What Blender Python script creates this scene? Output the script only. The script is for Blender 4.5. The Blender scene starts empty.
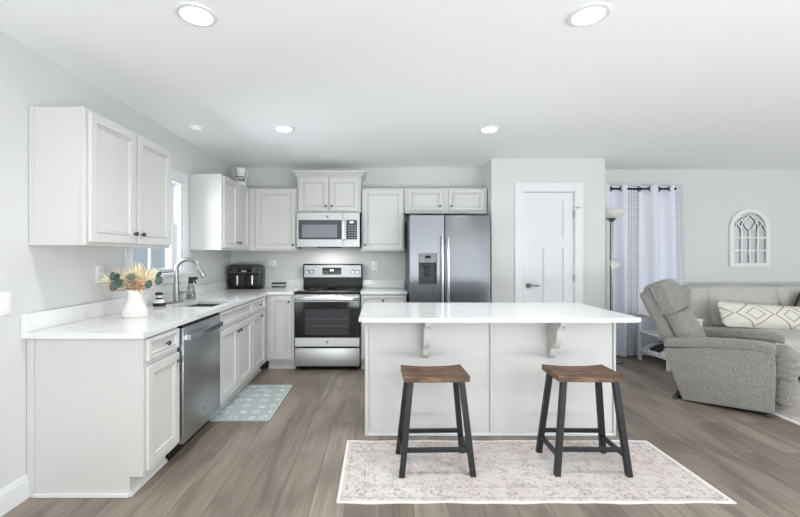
import bpy, bmesh, math, random
from mathutils import Vector, Matrix
PI = math.pi
R = math.radians
random.seed(7)
S = bpy.context.scene
COL = S.collection

# ------------------------------------------------------------------ camera, world, big lights, exposure
cam_d = bpy.data.cameras.new('camera'); cam = bpy.data.objects.new('camera', cam_d); COL.objects.link(cam)
cam_d.sensor_fit = 'HORIZONTAL'; cam_d.sensor_width = 36; cam_d.lens = 18.0
cam_d.shift_x = 21 / 800; cam_d.shift_y = -3.0 / 800
cam_d.clip_start = 0.05
cam.location = (0, 0, 1.335); cam.rotation_euler = (PI / 2, 0, 0)
S.camera = cam

W = bpy.data.worlds.new('world'); S.world = W; W.use_nodes = True
bg = W.node_tree.nodes['Background']
bg.inputs[0].default_value = (0.80, 0.88, 1.0, 1); bg.inputs[1].default_value = 0.36

def area(name, loc, rot, sx, sy, power, col=(1, 1, 1)):
    l = bpy.data.lights.new(name, 'AREA'); l.shape = 'RECTANGLE'; l.size = sx; l.size_y = sy
    l.energy = power; l.color = col
    o = bpy.data.objects.new(name, l); COL.objects.link(o); o.location = loc; o.rotation_euler = rot
    return o
# daylight through the wide rear doors (behind the camera) and the sink window, plus added fill lights
area('rear_daylight', (2.6, -4.94, 1.25), (PI / 2, 0, 0), 6.8, 2.2, 6, (0.97, 0.99, 1.0))
area('patio_bounce', (2.6, -4.80, 0.22), (R(134), 0, 0), 6.8, 0.6, 118, (0.93, 0.985, 1.0))    # added fill tilted up inside the rear opening to brighten the ceiling
area('upward_floor_fill', (2.4, -2.3, 0.02), (PI, 0, 0), 6.4, 2.4, 235, (0.93, 0.985, 1.0))    # added fill lying face up behind the camera to lift the ceiling
area('side_daylight', (7.50, -0.4, 0.95), (0, R(128), 0), 1.0, 3.5, 62, (0.96, 0.99, 1.0))  # added fill angled up from the unseen side opening toward the ceiling
area('sink_window_daylight', (-3.3, 3.25, 1.75), (0, R(-86), 0), 1.6, 1.9, 125, (0.95, 0.985, 1.0)).data.spread = R(150)
LAMP_W = 11.0

S.view_settings.view_transform = 'Standard'; S.view_settings.look = 'None'
S.view_settings.gamma = 1.0; S.view_settings.use_curve_mapping = False
S.view_settings.exposure = 0.68
S.cycles.max_bounces = 14; S.cycles.diffuse_bounces = 8; S.cycles.glossy_bounces = 6
S.cycles.caustics_reflective = False; S.cycles.caustics_refractive = False
S.cycles.sample_clamp_indirect = 6

# ------------------------------------------------------------------ materials
def lin(c):
    c = c / 255.0
    return c / 12.92 if c <= 0.04045 else ((c + 0.055) / 1.055) ** 2.4
def rgb(r, g, b): return (lin(r), lin(g), lin(b), 1)

def mat(name, col, rough=0.5, metal=0.0, **k):
    m = bpy.data.materials.new(name); m.use_nodes = True
    p = m.node_tree.nodes['Principled BSDF']
    p.inputs['Base Color'].default_value = col; p.inputs['Roughness'].default_value = rough
    p.inputs['Metallic'].default_value = metal
    for a, v in k.items(): p.inputs[a.replace('_', ' ')].default_value = v
    return m
class NT:
    """small helper for node graphs"""
    def __init__(s, m): s.t = m.node_tree; s.p = s.t.nodes['Principled BSDF']
    def n(s, typ, **k):
        x = s.t.nodes.new(typ)
        for a, v in k.items():
            if a.startswith('_'): setattr(x, a[1:], v)
            else: x.inputs[a.replace('_', ' ')].default_value = v
        return x
    def l(s, a, b): s.t.links.new(a, b)
    def coord(s, scale=(1, 1, 1), rot=(0, 0, 0), loc=(0, 0, 0), kind='Object'):
        c = s.n('ShaderNodeTexCoord'); mp = s.n('ShaderNodeMapping')
        mp.inputs['Scale'].default_value = scale; mp.inputs['Rotation'].default_value = rot; mp.inputs['Location'].default_value = loc
        s.l(c.outputs[kind], mp.inputs[0]); return mp.outputs[0]
    def noise(s, vec, scale, detail=3, rough=0.5):
        x = s.n('ShaderNodeTexNoise', Scale=scale, Detail=detail, Roughness=rough); s.l(vec, x.inputs['Vector']); return x.outputs['Fac']
    def ramp(s, fac, stops):
        x = s.n('ShaderNodeValToRGB'); e = x.color_ramp.elements
        e[0].position, e[0].color = stops[0]; e[1].position, e[1].color = stops[-1]
        for pos, c in stops[1:-1]:
            q = e.new(pos); q.color = c
        s.l(fac, x.inputs[0]); return x.outputs[0]
    def math(s, op, a, b=None, c=None):
        x = s.n('ShaderNodeMath', _operation=op)
        for i, v in enumerate((a, b, c)):
            if v is None: continue
            if isinstance(v, (int, float)): x.inputs[i].default_value = v
            else: s.l(v, x.inputs[i])
        return x.outputs[0]
    def mix(s, fac, a, b, mode='MIX'):
        x = s.n('ShaderNodeMix', _data_type='RGBA', _blend_type=mode)
        for i, v in ((0, fac), (6, a), (7, b)):
            if isinstance(v, (int, float, tuple)): x.inputs[i].default_value = v
            else: s.l(v, x.inputs[i])
        return x.outputs[2]
    def bump(s, h, strength, dist=0.01):
        x = s.n('ShaderNodeBump', Strength=strength, Distance=dist); s.l(h, x.inputs['Height']); s.l(x.outputs[0], s.p.inputs['Normal'])
    def col(s, c): s.l(c, s.p.inputs['Base Color'])
    def xyz(s, v):
        x = s.n('ShaderNodeSeparateXYZ'); s.l(v, x.inputs[0]); return x.outputs

MT = {}
def painted(name, col, rough, bumpscale=180, b=0.06):
    m = mat(name, col, rough); t = NT(m); v = t.coord()
    t.bump(t.noise(v, bumpscale, 2), b, 0.003); MT[name] = m; return m
painted('wall_paint', rgb(212, 213, 212), 0.75)
painted('ceiling_paint', rgb(246, 248, 249), 0.9)
painted('trim_paint', rgb(226, 227, 229), 0.4, 60, 0.02)
painted('cabinet_paint', rgb(209, 208, 206), 0.38, 60, 0.02)
painted('door_paint', rgb(224, 225, 228), 0.42, 60, 0.02)
painted('island_paint', rgb(205, 205, 203), 0.42, 60, 0.02)

def quartz():
    m = mat('white_quartz', rgb(246, 246, 246), 0.12); t = NT(m); v = t.coord()
    f = t.noise(v, 6, 6, 0.7)
    t.col(t.ramp(f, [(0.3, rgb(220, 221, 222)), (0.55, rgb(229, 229, 229)), (0.8, rgb(225, 225, 225))])); MT['quartz'] = m
quartz()

def stainless(name, col, rough, axis):
    m = mat(name, col, rough, 1.0); t = NT(m)
    sc = [3, 3, 3]; sc[axis] = 0.05
    v = t.coord(scale=(sc[0], sc[1], sc[2]))
    f = t.noise(v, 90, 3)
    r = t.math('MULTIPLY_ADD', f, 0.16, rough - 0.08); t.l(r, t.p.inputs['Roughness'])
    t.bump(f, 0.02, 0.002); MT[name] = m
stainless('steel', rgb(226, 227, 229), 0.42, 0)
stainless('steel_vertical', rgb(178, 180, 185), 0.30, 2)
stainless('sink_steel', rgb(150, 152, 154), 0.38, 0)
stainless('micro_steel', rgb(190, 191, 193), 0.36, 0)
stainless('fridge_steel', rgb(134, 135, 139), 0.30, 2)
stainless('dishwasher_steel', rgb(190, 193, 196), 0.36, 2)
MT['handle_steel'] = mat('handle_steel', rgb(214, 216, 219), 0.24, 1.0)
MT['nickel'] = mat('brushed_nickel', rgb(168, 166, 164), 0.30, 1.0)
MT['lamp_nickel'] = mat('lamp_nickel', rgb(150, 147, 140), 0.25, 1.0)
MT['pewter'] = mat('pewter', rgb(98, 96, 95), 0.32, 0.9)
MT['black_glass'] = mat('black_glass', rgb(22, 22, 24), 0.06)
MT['oven_glass'] = mat('oven_glass', rgb(60, 62, 66), 0.05)
MT['micro_glass'] = mat('micro_glass', rgb(68, 70, 76), 0.08)
MT['micro_window'] = mat('micro_window', rgb(128, 130, 137), 0.10)
MT['black_plastic'] = mat('black_plastic', rgb(17, 17, 19), 0.35)
MT['soft_black'] = mat('soft_black', rgb(20, 20, 22), 0.45)
MT['dark_grey'] = mat('dark_grey', rgb(72, 73, 76), 0.45)
MT['grey_plastic'] = mat('grey_plastic', rgb(120, 122, 126), 0.4)
MT['mid_grey'] = mat('mid_grey', rgb(158, 160, 163), 0.4)
MT['white_plastic'] = mat('white_plastic', rgb(238, 238, 237), 0.35)
MT['ceramic'] = mat('white_ceramic', rgb(240, 238, 235), 0.25)
MT['black_metal'] = mat('black_metal', rgb(38, 40, 43), 0.45, 0.3)
MT['rod_black'] = mat('rod_black', rgb(24, 24, 25), 0.4, 0.5)
MT['ink'] = mat('ink', rgb(45, 45, 48), 0.6)
def emis(name, col, s):
    m = mat(name, col, 0.5); p = m.node_tree.nodes['Principled BSDF']
    p.inputs['Emission Color'].default_value = col; p.inputs['Emission Strength'].default_value = s; MT[name] = m
emis('lamp_glow', (1, 0.99, 0.97, 1), 14)
emis('display_glow', (0.85, 0.95, 1, 1), 1.4)
def glass(name, tint, gl=0.08):
    m = bpy.data.materials.new(name); m.use_nodes = True; t = m.node_tree; t.nodes.clear()
    o = t.nodes.new('ShaderNodeOutputMaterial'); mx = t.nodes.new('ShaderNodeMixShader'); tr = t.nodes.new('ShaderNodeBsdfTransparent'); g = t.nodes.new('ShaderNodeBsdfGlossy')
    tr.inputs[0].default_value = tint; g.inputs['Roughness'].default_value = 0.03; mx.inputs[0].default_value = gl
    t.links.new(tr.outputs[0], mx.inputs[1]); t.links.new(g.outputs[0], mx.inputs[2]); t.links.new(mx.outputs[0], o.inputs[0]); MT[name] = m
glass('window_glass', (0.93, 0.96, 0.98, 1))
glass('bottle_glass', (0.80, 0.82, 0.83, 1), 0.16)
MT['mirror'] = mat('mirror', rgb(228, 232, 234), 0.04, 1.0)
MT['frosted'] = mat('frosted_glass', rgb(236, 235, 232), 0.5)

def wood_floor():
    m = mat('floor_planks', rgb(140, 126, 116), 0.42); t = NT(m)
    v = t.coord(rot=(0, 0, PI / 2))
    br = t.n('ShaderNodeTexBrick', Scale=1.0, Mortar_Size=0.0016, Mortar_Smooth=0.2, Bias=0.0, Brick_Width=1.35, Row_Height=0.182)
    br.offset = 0.37; br.offset_frequency = 2
    br.inputs['Color1'].default_value = (0, 0, 0, 1); br.inputs['Color2'].default_value = (1, 1, 1, 1); br.inputs['Mortar'].default_value = (0.5, 0.5, 0.5, 1)
    t.l(v, br.inputs['Vector'])
    # shift the grain from plank to plank
    g0 = t.coord(scale=(14, 0.9, 1))
    add = t.n('ShaderNodeVectorMath', _operation='MULTIPLY_ADD')
    t.l(br.outputs['Color'], add.inputs[0]); add.inputs[1].default_value = (37, 11, 5); t.l(g0, add.inputs[2])
    grain = t.noise(add.outputs[0], 1.6, 8, 0.62)
    fine = t.noise(t.coord(scale=(160, 3, 1)), 1.0, 4, 0.6)
    wv = t.n('ShaderNodeTexWave', _wave_type='RINGS', Scale=0.55, Distortion=9.0, Detail=3.0, Detail_Scale=1.2)
    g1 = t.coord(scale=(5, 0.55, 1)); add2 = t.n('ShaderNodeVectorMath', _operation='MULTIPLY_ADD')
    t.l(br.outputs['Color'], add2.inputs[0]); add2.inputs[1].default_value = (13, 29, 3); t.l(g1, add2.inputs[2]); t.l(add2.outputs[0], wv.inputs['Vector'])
    c = t.ramp(grain, [(0.30, rgb(102, 91, 81)), (0.5, rgb(142, 130, 119)), (0.70, rgb(172, 160, 148))])
    c = t.mix(0.55, c, t.ramp(br.outputs['Color'], [(0.0, rgb(120, 108, 98)), (0.5, rgb(144, 131, 121)), (1.0, rgb(164, 152, 141))]))
    c = t.mix(t.math('MULTIPLY', t.math('POWER', wv.outputs['Fac'], 3.0), 0.42), c, rgb(90, 79, 70))
    c = t.mix(t.ramp(fine, [(0.42, (0, 0, 0, 1)), (0.75, (0.5, 0.5, 0.5, 1))]), c, rgb(88, 78, 70))
    c = t.mix(br.outputs['Fac'], c, rgb(84, 74, 68))
    t.col(c)
    h = t.math('SUBTRACT', t.math('MULTIPLY', grain, 0.25), br.outputs['Fac']); t.bump(h, 0.25, 0.002)
    t.l(t.math('MULTIPLY_ADD', grain, 0.2, 0.34), t.p.inputs['Roughness']); MT['floor'] = m
wood_floor()

def seat_wood():
    m = mat('rustic_wood', rgb(92, 66, 48), 0.5); t = NT(m)
    v = t.coord(scale=(3, 26, 26)); f = t.noise(v, 1.6, 8, 0.7)
    b = t.noise(t.coord(scale=(6, 9, 9)), 1.0, 4, 0.6)
    c = t.ramp(f, [(0.32, rgb(44, 30, 23)), (0.5, rgb(98, 71, 52)), (0.66, rgb(158, 120, 88))])
    c = t.mix(t.ramp(b, [(0.45, (0, 0, 0, 1)), (0.7, (1, 1, 1, 1))]), c, rgb(64, 47, 38), 'MIX')
    t.col(c); t.bump(f, 0.25, 0.003); MT['seat_wood'] = m
seat_wood()

def fabric(name, c0, c1, scale=260, b=0.35, rough=0.9, spread=(0.35, 0.65)):
    m = mat(name, c0, rough); t = NT(m); v = t.coord(loc=(0.0123, 0.0457, 0.0311))
    f = t.noise(v, scale, 2, 0.6); g = t.noise(v, 7, 3)
    c = t.ramp(f, [(spread[0], c0), (spread[1], c1)])
    c = t.mix(t.math('MULTIPLY', g, 0.25), c, c0)
    t.col(c); t.bump(f, b, 0.004); t.p.inputs['Sheen Weight'].default_value = 0.2; MT[name] = m; return m
fabric('recliner_fabric', rgb(98, 96, 92), rgb(172, 169, 164), 170, 0.3, 0.9, (0.3, 0.7))
fabric('sofa_fabric', rgb(160, 158, 152), rgb(210, 208, 201), 150, 0.3, 0.9, (0.3, 0.7))
fabric('throw_fabric', rgb(104, 84, 72), rgb(140, 118, 104), 120)
fabric('mat_fabric', rgb(160, 171, 173), rgb(178, 188, 189), 200)
fabric('mat_print', rgb(214, 219, 219), rgb(226, 230, 230), 200)
fabric('curtain_fabric', rgb(214, 216, 228), rgb(226, 228, 238), 320, 0.1)

def curtain_trim():
    m = mat('curtain_trim', rgb(220, 222, 230), 0.9); t = NT(m)
    x, y, z = t.xyz(t.coord(kind='UV'))
    dz = t.math('ABSOLUTE', t.math('SUBTRACT', t.math('FRACT', t.math('MULTIPLY', y, 84.0)), 0.5))
    dx = t.math('ABSOLUTE', t.math('SUBTRACT', t.math('FRACT', t.math('MULTIPLY', x, 4.0)), 0.5))
    k = t.math('MULTIPLY', t.math('LESS_THAN', dz, 0.26), t.math('LESS_THAN', dx, 0.33))
    t.col(t.mix(k, rgb(214, 216, 224), rgb(142, 146, 158))); MT['curtain_trim'] = m
curtain_trim()

def rug(name, w, d, pink, base, dark, seed):
    """faded oriental rug; object coords run from -w/2..w/2 and -d/2..d/2"""
    m = mat(name, base, 0.95); t = NT(m)
    o = t.coord(); x, y, z = t.xyz(o)
    ex = t.math('SUBTRACT', w / 2, t.math('ABSOLUTE', x)); ey = t.math('SUBTRACT', d / 2, t.math('ABSOLUTE', y))
    e = t.math('MINIMUM', ex, ey)
    so = t.coord(loc=(seed, seed * 2, 0))
    big = t.noise(so, 2.6, 4, 0.6); mid = t.noise(so, 16, 5, 0.7); fine = t.noise(so, 75, 3, 0.7)
    c = t.mix(t.ramp(big, [(0.35, (0, 0, 0, 1)), (0.65, (1, 1, 1, 1))]), base, pink)
    c = t.mix(t.math('MULTIPLY', t.ramp(mid, [(0.50, (0, 0, 0, 1)), (0.64, (1, 1, 1, 1))]), 0.34), c, dark)
    vo = t.n('ShaderNodeTexVoronoi', Scale=13.0, _feature='DISTANCE_TO_EDGE'); t.l(so, vo.inputs['Vector'])
    wob = t.math('ADD', vo.outputs['Distance'], t.math('MULTIPLY', t.math('SUBTRACT', mid, 0.5), 0.14))
    line = t.math('LESS_THAN', t.math('ABSOLUTE', t.math('SUBTRACT', wob, 0.16)), 0.020)
    worn = t.ramp(fine, [(0.42, (0, 0, 0, 1)), (0.58, (1, 1, 1, 1))])
    c = t.mix(t.math('MULTIPLY', t.math('MULTIPLY', line, worn), 0.62), c, dark)
    vo2 = t.n('ShaderNodeTexVoronoi', Scale=42.0, _feature='F1'); t.l(so, vo2.inputs['Vector'])
    dot = t.math('LESS_THAN', vo2.outputs['Distance'], 0.24)
    c = t.mix(t.math('MULTIPLY', t.math('MULTIPLY', dot, t.ramp(mid, [(0.46, (0, 0, 0, 1)), (0.6, (1, 1, 1, 1))])), 0.6), c, dark)
    for pos, wd, st in ((0.045, 0.006, 0.55), (0.145, 0.005, 0.5), (0.165, 0.004, 0.4)):
        k = t.math('LESS_THAN', t.math('ABSOLUTE', t.math('SUBTRACT', e, pos)), wd)
        c = t.mix(t.math('MULTIPLY', t.math('MULTIPLY', k, worn), st), c, dark)
    # rosettes in the border
    per = 0.21
    bx = t.math('SUBTRACT', t.math('FRACT', t.math('DIVIDE', x, per)), 0.5); by = t.math('DIVIDE', t.math('SUBTRACT', ey, 0.095), per)
    rr = t.math('SQRT', t.math('ADD', t.math('MULTIPLY', bx, bx), t.math('MULTIPLY', by, by)))
    ring = t.math('LESS_THAN', t.math('ABSOLUTE', t.math('SUBTRACT', rr, 0.13)), 0.035)
    c = t.mix(t.math('MULTIPLY', t.math('MULTIPLY', ring, worn), 0.55), c, dark)
    c = t.mix(t.math('MULTIPLY', t.ramp(fine, [(0.52, (0, 0, 0, 1)), (0.62, (1, 1, 1, 1))]), 0.22), c, dark)
    c = t.mix(t.math('LESS_THAN', e, 0.017), c, rgb(236, 232, 228))
    t.col(c); t.bump(fine, 0.4, 0.004); MT[name] = m
rug('runner_rug', 2.15, 0.725, rgb(216, 203, 201), rgb(220, 215, 211), rgb(126, 121, 122), 1.3)
rug('living_rug', 3.4, 2.0, rgb(212, 202, 200), rgb(216, 211, 208), rgb(120, 114, 116), 5.1)

def lumbar():
    m = mat('lumbar_fabric', rgb(224, 219, 210), 0.95); t = NT(m)
    o = t.coord(); x, y, z = t.xyz(o)
    wob = t.math('MULTIPLY', t.math('SUBTRACT', t.noise(o, 5, 2), 0.5), 0.08)
    u = t.math('ABSOLUTE', t.math('SUBTRACT', t.math('FRACT', t.math('ADD', t.math('DIVIDE', x, 0.43), wob)), 0.5))
    v = t.math('ABSOLUTE', t.math('DIVIDE', z, 0.30))
    dd = t.math('ADD', u, v)
    k = None
    for r, w_ in ((0.24, 0.020), (0.47, 0.022)):
        q = t.math('LESS_THAN', t.math('ABSOLUTE', t.math('SUBTRACT', dd, r)), w_)
        k = q if k is None else t.math('MAXIMUM', k, q)
    f = t.noise(o, 220, 2)
    c = t.ramp(f, [(0.35, rgb(214, 209, 199)), (0.65, rgb(232, 228, 220))])
    t.col(t.mix(t.math('MULTIPLY', k, 0.9), c, rgb(140, 128, 116))); t.bump(f, 0.35, 0.004); MT['lumbar'] = m
lumbar()

def leafmat(name, c0, c1):
    m = mat(name, c0, 0.55); t = NT(m); f = t.noise(t.coord(), 40, 3); t.col(t.ramp(f, [(0.35, c0), (0.65, c1)])); MT[name] = m
leafmat('eucalyptus', rgb(58, 76, 70), rgb(98, 116, 106))
leafmat('petal', rgb(234, 224, 196), rgb(248, 242, 222))
leafmat('petal_tan', rgb(206, 160, 116), rgb(232, 212, 176))
leafmat('dry_stem', rgb(128, 104, 70), rgb(160, 136, 96))
leafmat('bud', rgb(150, 128, 96), rgb(196, 176, 142))

# ------------------------------------------------------------------ mesh builder
class MB:
    def __init__(s): s.bm = bmesh.new(); s.uv = None; s.mi = 0
    def face(s, vs):
        try:
            f = s.bm.faces.new(vs); f.material_index = s.mi; return f
        except ValueError: return None
    def v(s, *p): return s.bm.verts.new(p)
    def box(s, x0, x1, y0, y1, z0, z1, bev=0.0, seg=1):
        a = [s.v(x, y, z) for x in (x0, x1) for y in (y0, y1) for z in (z0, z1)]
        fs = [s.face([a[i] for i in q]) for q in ((0, 1, 3, 2), (4, 6, 7, 5), (0, 4, 5, 1), (2, 3, 7, 6), (0, 2, 6, 4), (1, 5, 7, 3))]
        if bev > 0:
            es = list({e for f in fs for e in f.edges})
            bmesh.ops.bevel(s.bm, geom=es, offset=bev, segments=seg, affect='EDGES', profile=0.5)
        return s
    def bar(s, p0, p1, w, d=None, w1=None, up=(0, 0, 1), bev=0.0):
        """square bar from p0 to p1; horizontal end cuts when it is a leg (axis near z)"""
        d = d or w; w1 = w1 or w; d1 = d * w1 / w
        p0 = Vector(p0); p1 = Vector(p1); ax = (p1 - p0).normalized()
        if abs(ax.z) > 0.7: X = Vector((1, 0, 0)); Y = Vector((0, 1, 0))
        else:
            X = ax.cross(Vector((0, 0, 1))).normalized(); Y = Vector((0, 0, 1))
        r = []
        for p, ww, dd in ((p0, w, d), (p1, w1, d1)):
            r.append([s.bm.verts.new(p + X * sx * ww / 2 + Y * sy * dd / 2) for sx, sy in ((-1, -1), (1, -1), (1, 1), (-1, 1))])
        fs = [s.face(r[0][::-1]), s.face(r[1])] + [s.face([r[0][i], r[0][(i + 1) % 4], r[1][(i + 1) % 4], r[1][i]]) for i in range(4)]
        if bev: bmesh.ops.bevel(s.bm, geom=list({e for f in fs for e in f.edges}), offset=bev, segments=1, affect='EDGES')
        return s
    def tube(s, pts, r, n=12, cap=True):
        pts = [Vector(p) for p in pts]; rs = r if isinstance(r, (list, tuple)) else [r] * len(pts)
        rings = []; prev = None
        for i, p in enumerate(pts):
            t = (pts[min(i + 1, len(pts) - 1)] - pts[max(i - 1, 0)]).normalized()
            if prev is None:
                a = Vector((0, 0, 1)) if abs(t.z) < 0.9 else Vector((1, 0, 0))
                X = t.cross(a).normalized()
            else:
                X = (prev - t * prev.dot(t)).normalized()
            prev = X; Y = t.cross(X)
            rings.append([s.bm.verts.new(p + (X * math.cos(2 * PI * k / n) + Y * math.sin(2 * PI * k / n)) * rs[i]) for k in range(n)])
        for a, b in zip(rings, rings[1:]):
            for k in range(n): s.face([a[k], a[(k + 1) % n], b[(k + 1) % n], b[k]])
        if cap: s.face(rings[0][::-1]); s.face(rings[-1])
        return s
    def cyl(s, p0, p1, r, r1=None, n=20): return s.tube([p0, p1], [r, r if r1 is None else r1], n)
    def lathe(s, prof, c=(0, 0, 0), n=32, axis='z', cap=True):
        rings = []
        for r, h in prof:
            ring = []
            for k in range(n):
                a = 2 * PI * k / n; ca, sa = math.cos(a) * r, math.sin(a) * r
                q = {'z': (ca, sa, h), 'x': (h, ca, sa), 'y': (ca, h, sa)}[axis]
                ring.append(s.v(c[0] + q[0], c[1] + q[1], c[2] + q[2]))
            rings.append(ring)
        for a, b in zip(rings, rings[1:]):
            for k in range(n): s.face([a[k], a[(k + 1) % n], b[(k + 1) % n], b[k]])
        if cap: s.face(rings[0][::-1]); s.face(rings[-1])
        return s
    def prism(s, pts, a0, a1, axis='y', bev=0.0, seg=2):
        """extrude a 2-d outline along an axis: 'y': pts=(x,z); 'x': pts=(y,z); 'z': pts=(x,y)"""
        def P(p, a): return {'y': (p[0], a, p[1]), 'x': (a, p[0], p[1]), 'z': (p[0], p[1], a)}[axis]
        A = [s.v(*P(p, a0)) for p in pts]; B = [s.v(*P(p, a1)) for p in pts]
        fs = [s.face(A), s.face(B[::-1])] + [s.face([A[i], B[i], B[(i + 1) % len(A)], A[(i + 1) % len(A)]]) for i in range(len(A))]
        if bev:
            es = list({e for f in fs[:2] for e in f.edges})
            bmesh.ops.bevel(s.bm, geom=es, offset=bev, segments=seg, affect='EDGES', profile=0.5)
        return s
    def slab(s, us, vs, inside, w0, w1, mp):
        """cells of a grid, extruded: walls and worktops with openings"""
        vv = {}
        def V(i, j, k):
            if (i, j, k) not in vv: vv[i, j, k] = s.v(*mp(us[i], vs[j], (w0, w1)[k]))
            return vv[i, j, k]
        nu, nv = len(us) - 1, len(vs) - 1
        ok = lambda i, j: 0 <= i < nu and 0 <= j < nv and inside(i, j)
        for i in range(nu):
            for j in range(nv):
                if not ok(i, j): continue
                for k in (0, 1): s.face([V(i, j, k), V(i + 1, j, k), V(i + 1, j + 1, k), V(i, j + 1, k)])
                for di, dj, a, b in ((-1, 0, (i, j), (i, j + 1)), (1, 0, (i + 1, j), (i + 1, j + 1)), (0, -1, (i, j), (i + 1, j)), (0, 1, (i, j + 1), (i + 1, j + 1))):
                    if not ok(i + di, j + dj): s.face([V(*a, 0), V(*b, 0), V(*b, 1), V(*a, 1)])
        return s
    def rbox(s, c, size, r, puff=(0, 0, 0), n=10, fn=None):
        """rounded, optionally puffed box (cushions)"""
        h = Vector(size) / 2; c = Vector(c); r = min(r, min(h) * 0.999)
        def warp(t, hh):           # t in 0..1: points crowd toward the rounded edges
            e = r / hh if hh else 0
            k = 0.3
            if t < k: return -1 + e * (1 - math.cos(t / k * PI / 2)) * 1.0
            if t > 1 - k: return 1 - e * (1 - math.cos((1 - t) / k * PI / 2))
            return -1 + e + (t - k) / (1 - 2 * k) * (2 - 2 * e)
        cache = {}
        def pt(a, b, d):
            key = (a, b, d)
            if key in cache: return cache[key]
            p = Vector((warp(a / n, h.x) * h.x, warp(b / n, h.y) * h.y, warp(d / n, h.z) * h.z))
            q = Vector([max(-(h[i] - r), min(h[i] - r, p[i])) for i in range(3)])
            dl = p - q
            if dl.length > 1e-9: p = q + dl.normalized() * r
            nx, ny, nz = p.x / h.x, p.y / h.y, p.z / h.z
            fx, fy, fz = 1 - nx * nx, 1 - ny * ny, 1 - nz * nz
            p = p + Vector((puff[0] * nx * max(fy, 0) * max(fz, 0), puff[1] * ny * max(fx, 0) * max(fz, 0), puff[2] * nz * max(fx, 0) * max(fy, 0)))
            if fn: p = Vector(fn(p))
            cache[key] = s.bm.verts.new(p + c); return cache[key]
        for i in range(n):
            for j in range(n):
                for f in (0, n):
                    s.face([pt(i, j, f), pt(i + 1, j, f), pt(i + 1, j + 1, f), pt(i, j + 1, f)])
                    s.face([pt(i, f, j), pt(i + 1, f, j), pt(i + 1, f, j + 1), pt(i, f, j + 1)])
                    s.face([pt(f, i, j), pt(f, i + 1, j), pt(f, i + 1, j + 1), pt(f, i, j + 1)])
        return s
    def panel(s, x0, x1, z0, z1, y, t=0.02, rail=0.055, rings=None):
        """cabinet door or drawer front standing off a face at y (front toward -y), with a stepped inner moulding"""
        rings = rings or [(0.005, 0.0), (0.005, -0.004), (0, -0.004), (0, -t + 0.003), (0.003, -t), (rail, -t), (rail + 0.002, -t + 0.010), (rail + 0.006, -t + 0.010), (rail + 0.009, -t + 0.003), (rail + 0.014, -t + 0.003), (rail + 0.018, -t + 0.013), (rail + 0.021, -t + 0.013), (rail + 0.024, -t + 0.011)]
        rr = []
        for ins, yy in rings:
            rr.append([s.v(x, y + yy, z) for x, z in ((x0 + ins, z0 + ins), (x1 - ins, z0 + ins), (x1 - ins, z1 - ins), (x0 + ins, z1 - ins))])
        for a, b in zip(rr, rr[1:]):
            for k in range(4): s.face([a[k], a[(k + 1) % 4], b[(k + 1) % 4], b[k]])
        s.face(rr[0]); s.face(rr[-1])
        return s
    def xform(s, m):
        bmesh.ops.transform(s.bm, matrix=m, verts=s.bm.verts); return s
    def build(s, name, m, parent=None, smooth=True, angle=35):
        bmesh.ops.recalc_face_normals(s.bm, faces=s.bm.faces)
        me = bpy.data.meshes.new(name); s.bm.to_mesh(me); s.bm.free()
        for k in (m if isinstance(m, (list, tuple)) else [m]): me.materials.append(MT[k] if isinstance(k, str) else k)
        if smooth:
            me.shade_smooth(); me.set_sharp_from_angle(angle=R(angle))
        o = bpy.data.objects.new(name, me); COL.objects.link(o)
        if parent is not None: o.parent = parent
        return o
def tag(o, label, cat, group=None, kind=None):
    if label: o['label'] = label
    if cat: o['category'] = cat
    if group: o['group'] = group
    if kind: o['kind'] = kind
    return o
def thing(name, label, cat, loc=(0, 0, 0), rz=0, group=None):
    o = bpy.data.objects.new(name, None); COL.objects.link(o); o.location = loc; o.rotation_euler = (0, 0, rz)
    o.empty_display_size = 0.1
    return tag(o, label, cat, group)
def structure(o, label=None):
    o['kind'] = 'structure'; o['category'] = o.name.split('_')[0]
    o['label'] = label; return o
def copy_tree(o, parent=None):
    c = o.copy(); COL.objects.link(c)
    if parent is not None: c.parent = parent
    for ch in list(o.children): copy_tree(ch, c)
    return c
def shift(o, loc):
    """move a mesh built in world coordinates so that its origin sits at loc"""
    o.data.transform(Matrix.Translation(-Vector(loc))); o.location = loc; return o

# ------------------------------------------------------------------ the room
XL, YB, YL, ZC = -1.945, 5.26, 5.38, 2.492
XR, YR = 7.6, -5.0
WY0, WY1, WZ0, WZ1 = 3.13, 3.95, 1.175, 2.06       # sink window opening
xz = lambda u, v, w: (u, w, v)
yz = lambda u, v, w: (w, u, v)
xy = lambda u, v, w: (u, v, w)
structure(MB().box(XL - 0.15, XR + 0.15, YR - 0.15, YL + 0.15, -0.06, 0.0).build('floor', 'floor', smooth=False), 'grey brown wood plank floor')
structure(MB().box(XL - 0.15, XR + 0.15, YR - 0.15, YL + 0.15, ZC, ZC + 0.06).build('ceiling', 'ceiling_paint', smooth=False), 'plain white ceiling with recessed lights')
structure(MB().slab([YR - 0.15, WY0, WY1, YL + 0.15], [0, WZ0, WZ1, ZC], lambda i, j: not (i == 1 and j == 1), XL - 0.15, XL, yz).build('wall_left', 'wall_paint', smooth=False), 'pale grey side wall with the sink window')
structure(MB().box(XL, 1.345 + 0.1, YB, YB + 0.12, 0, ZC).build('wall_back', 'wall_paint', smooth=False), 'pale grey kitchen wall behind the range')
structure(MB().box(2.6, XR, YL, YL + 0.12, 0, ZC).build('wall_living', 'wall_paint', smooth=False), 'pale grey living area wall behind the sofa')
structure(MB().slab([YR - 0.15, -2.3, 1.5, YL + 0.15], [0, 0.3, 2.3, ZC], lambda i, j: not (i == 1 and j == 1), XR, XR + 0.15, yz).build('wall_side', 'wall_paint', smooth=False), 'living area side wall with a wide window opening')
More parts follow.
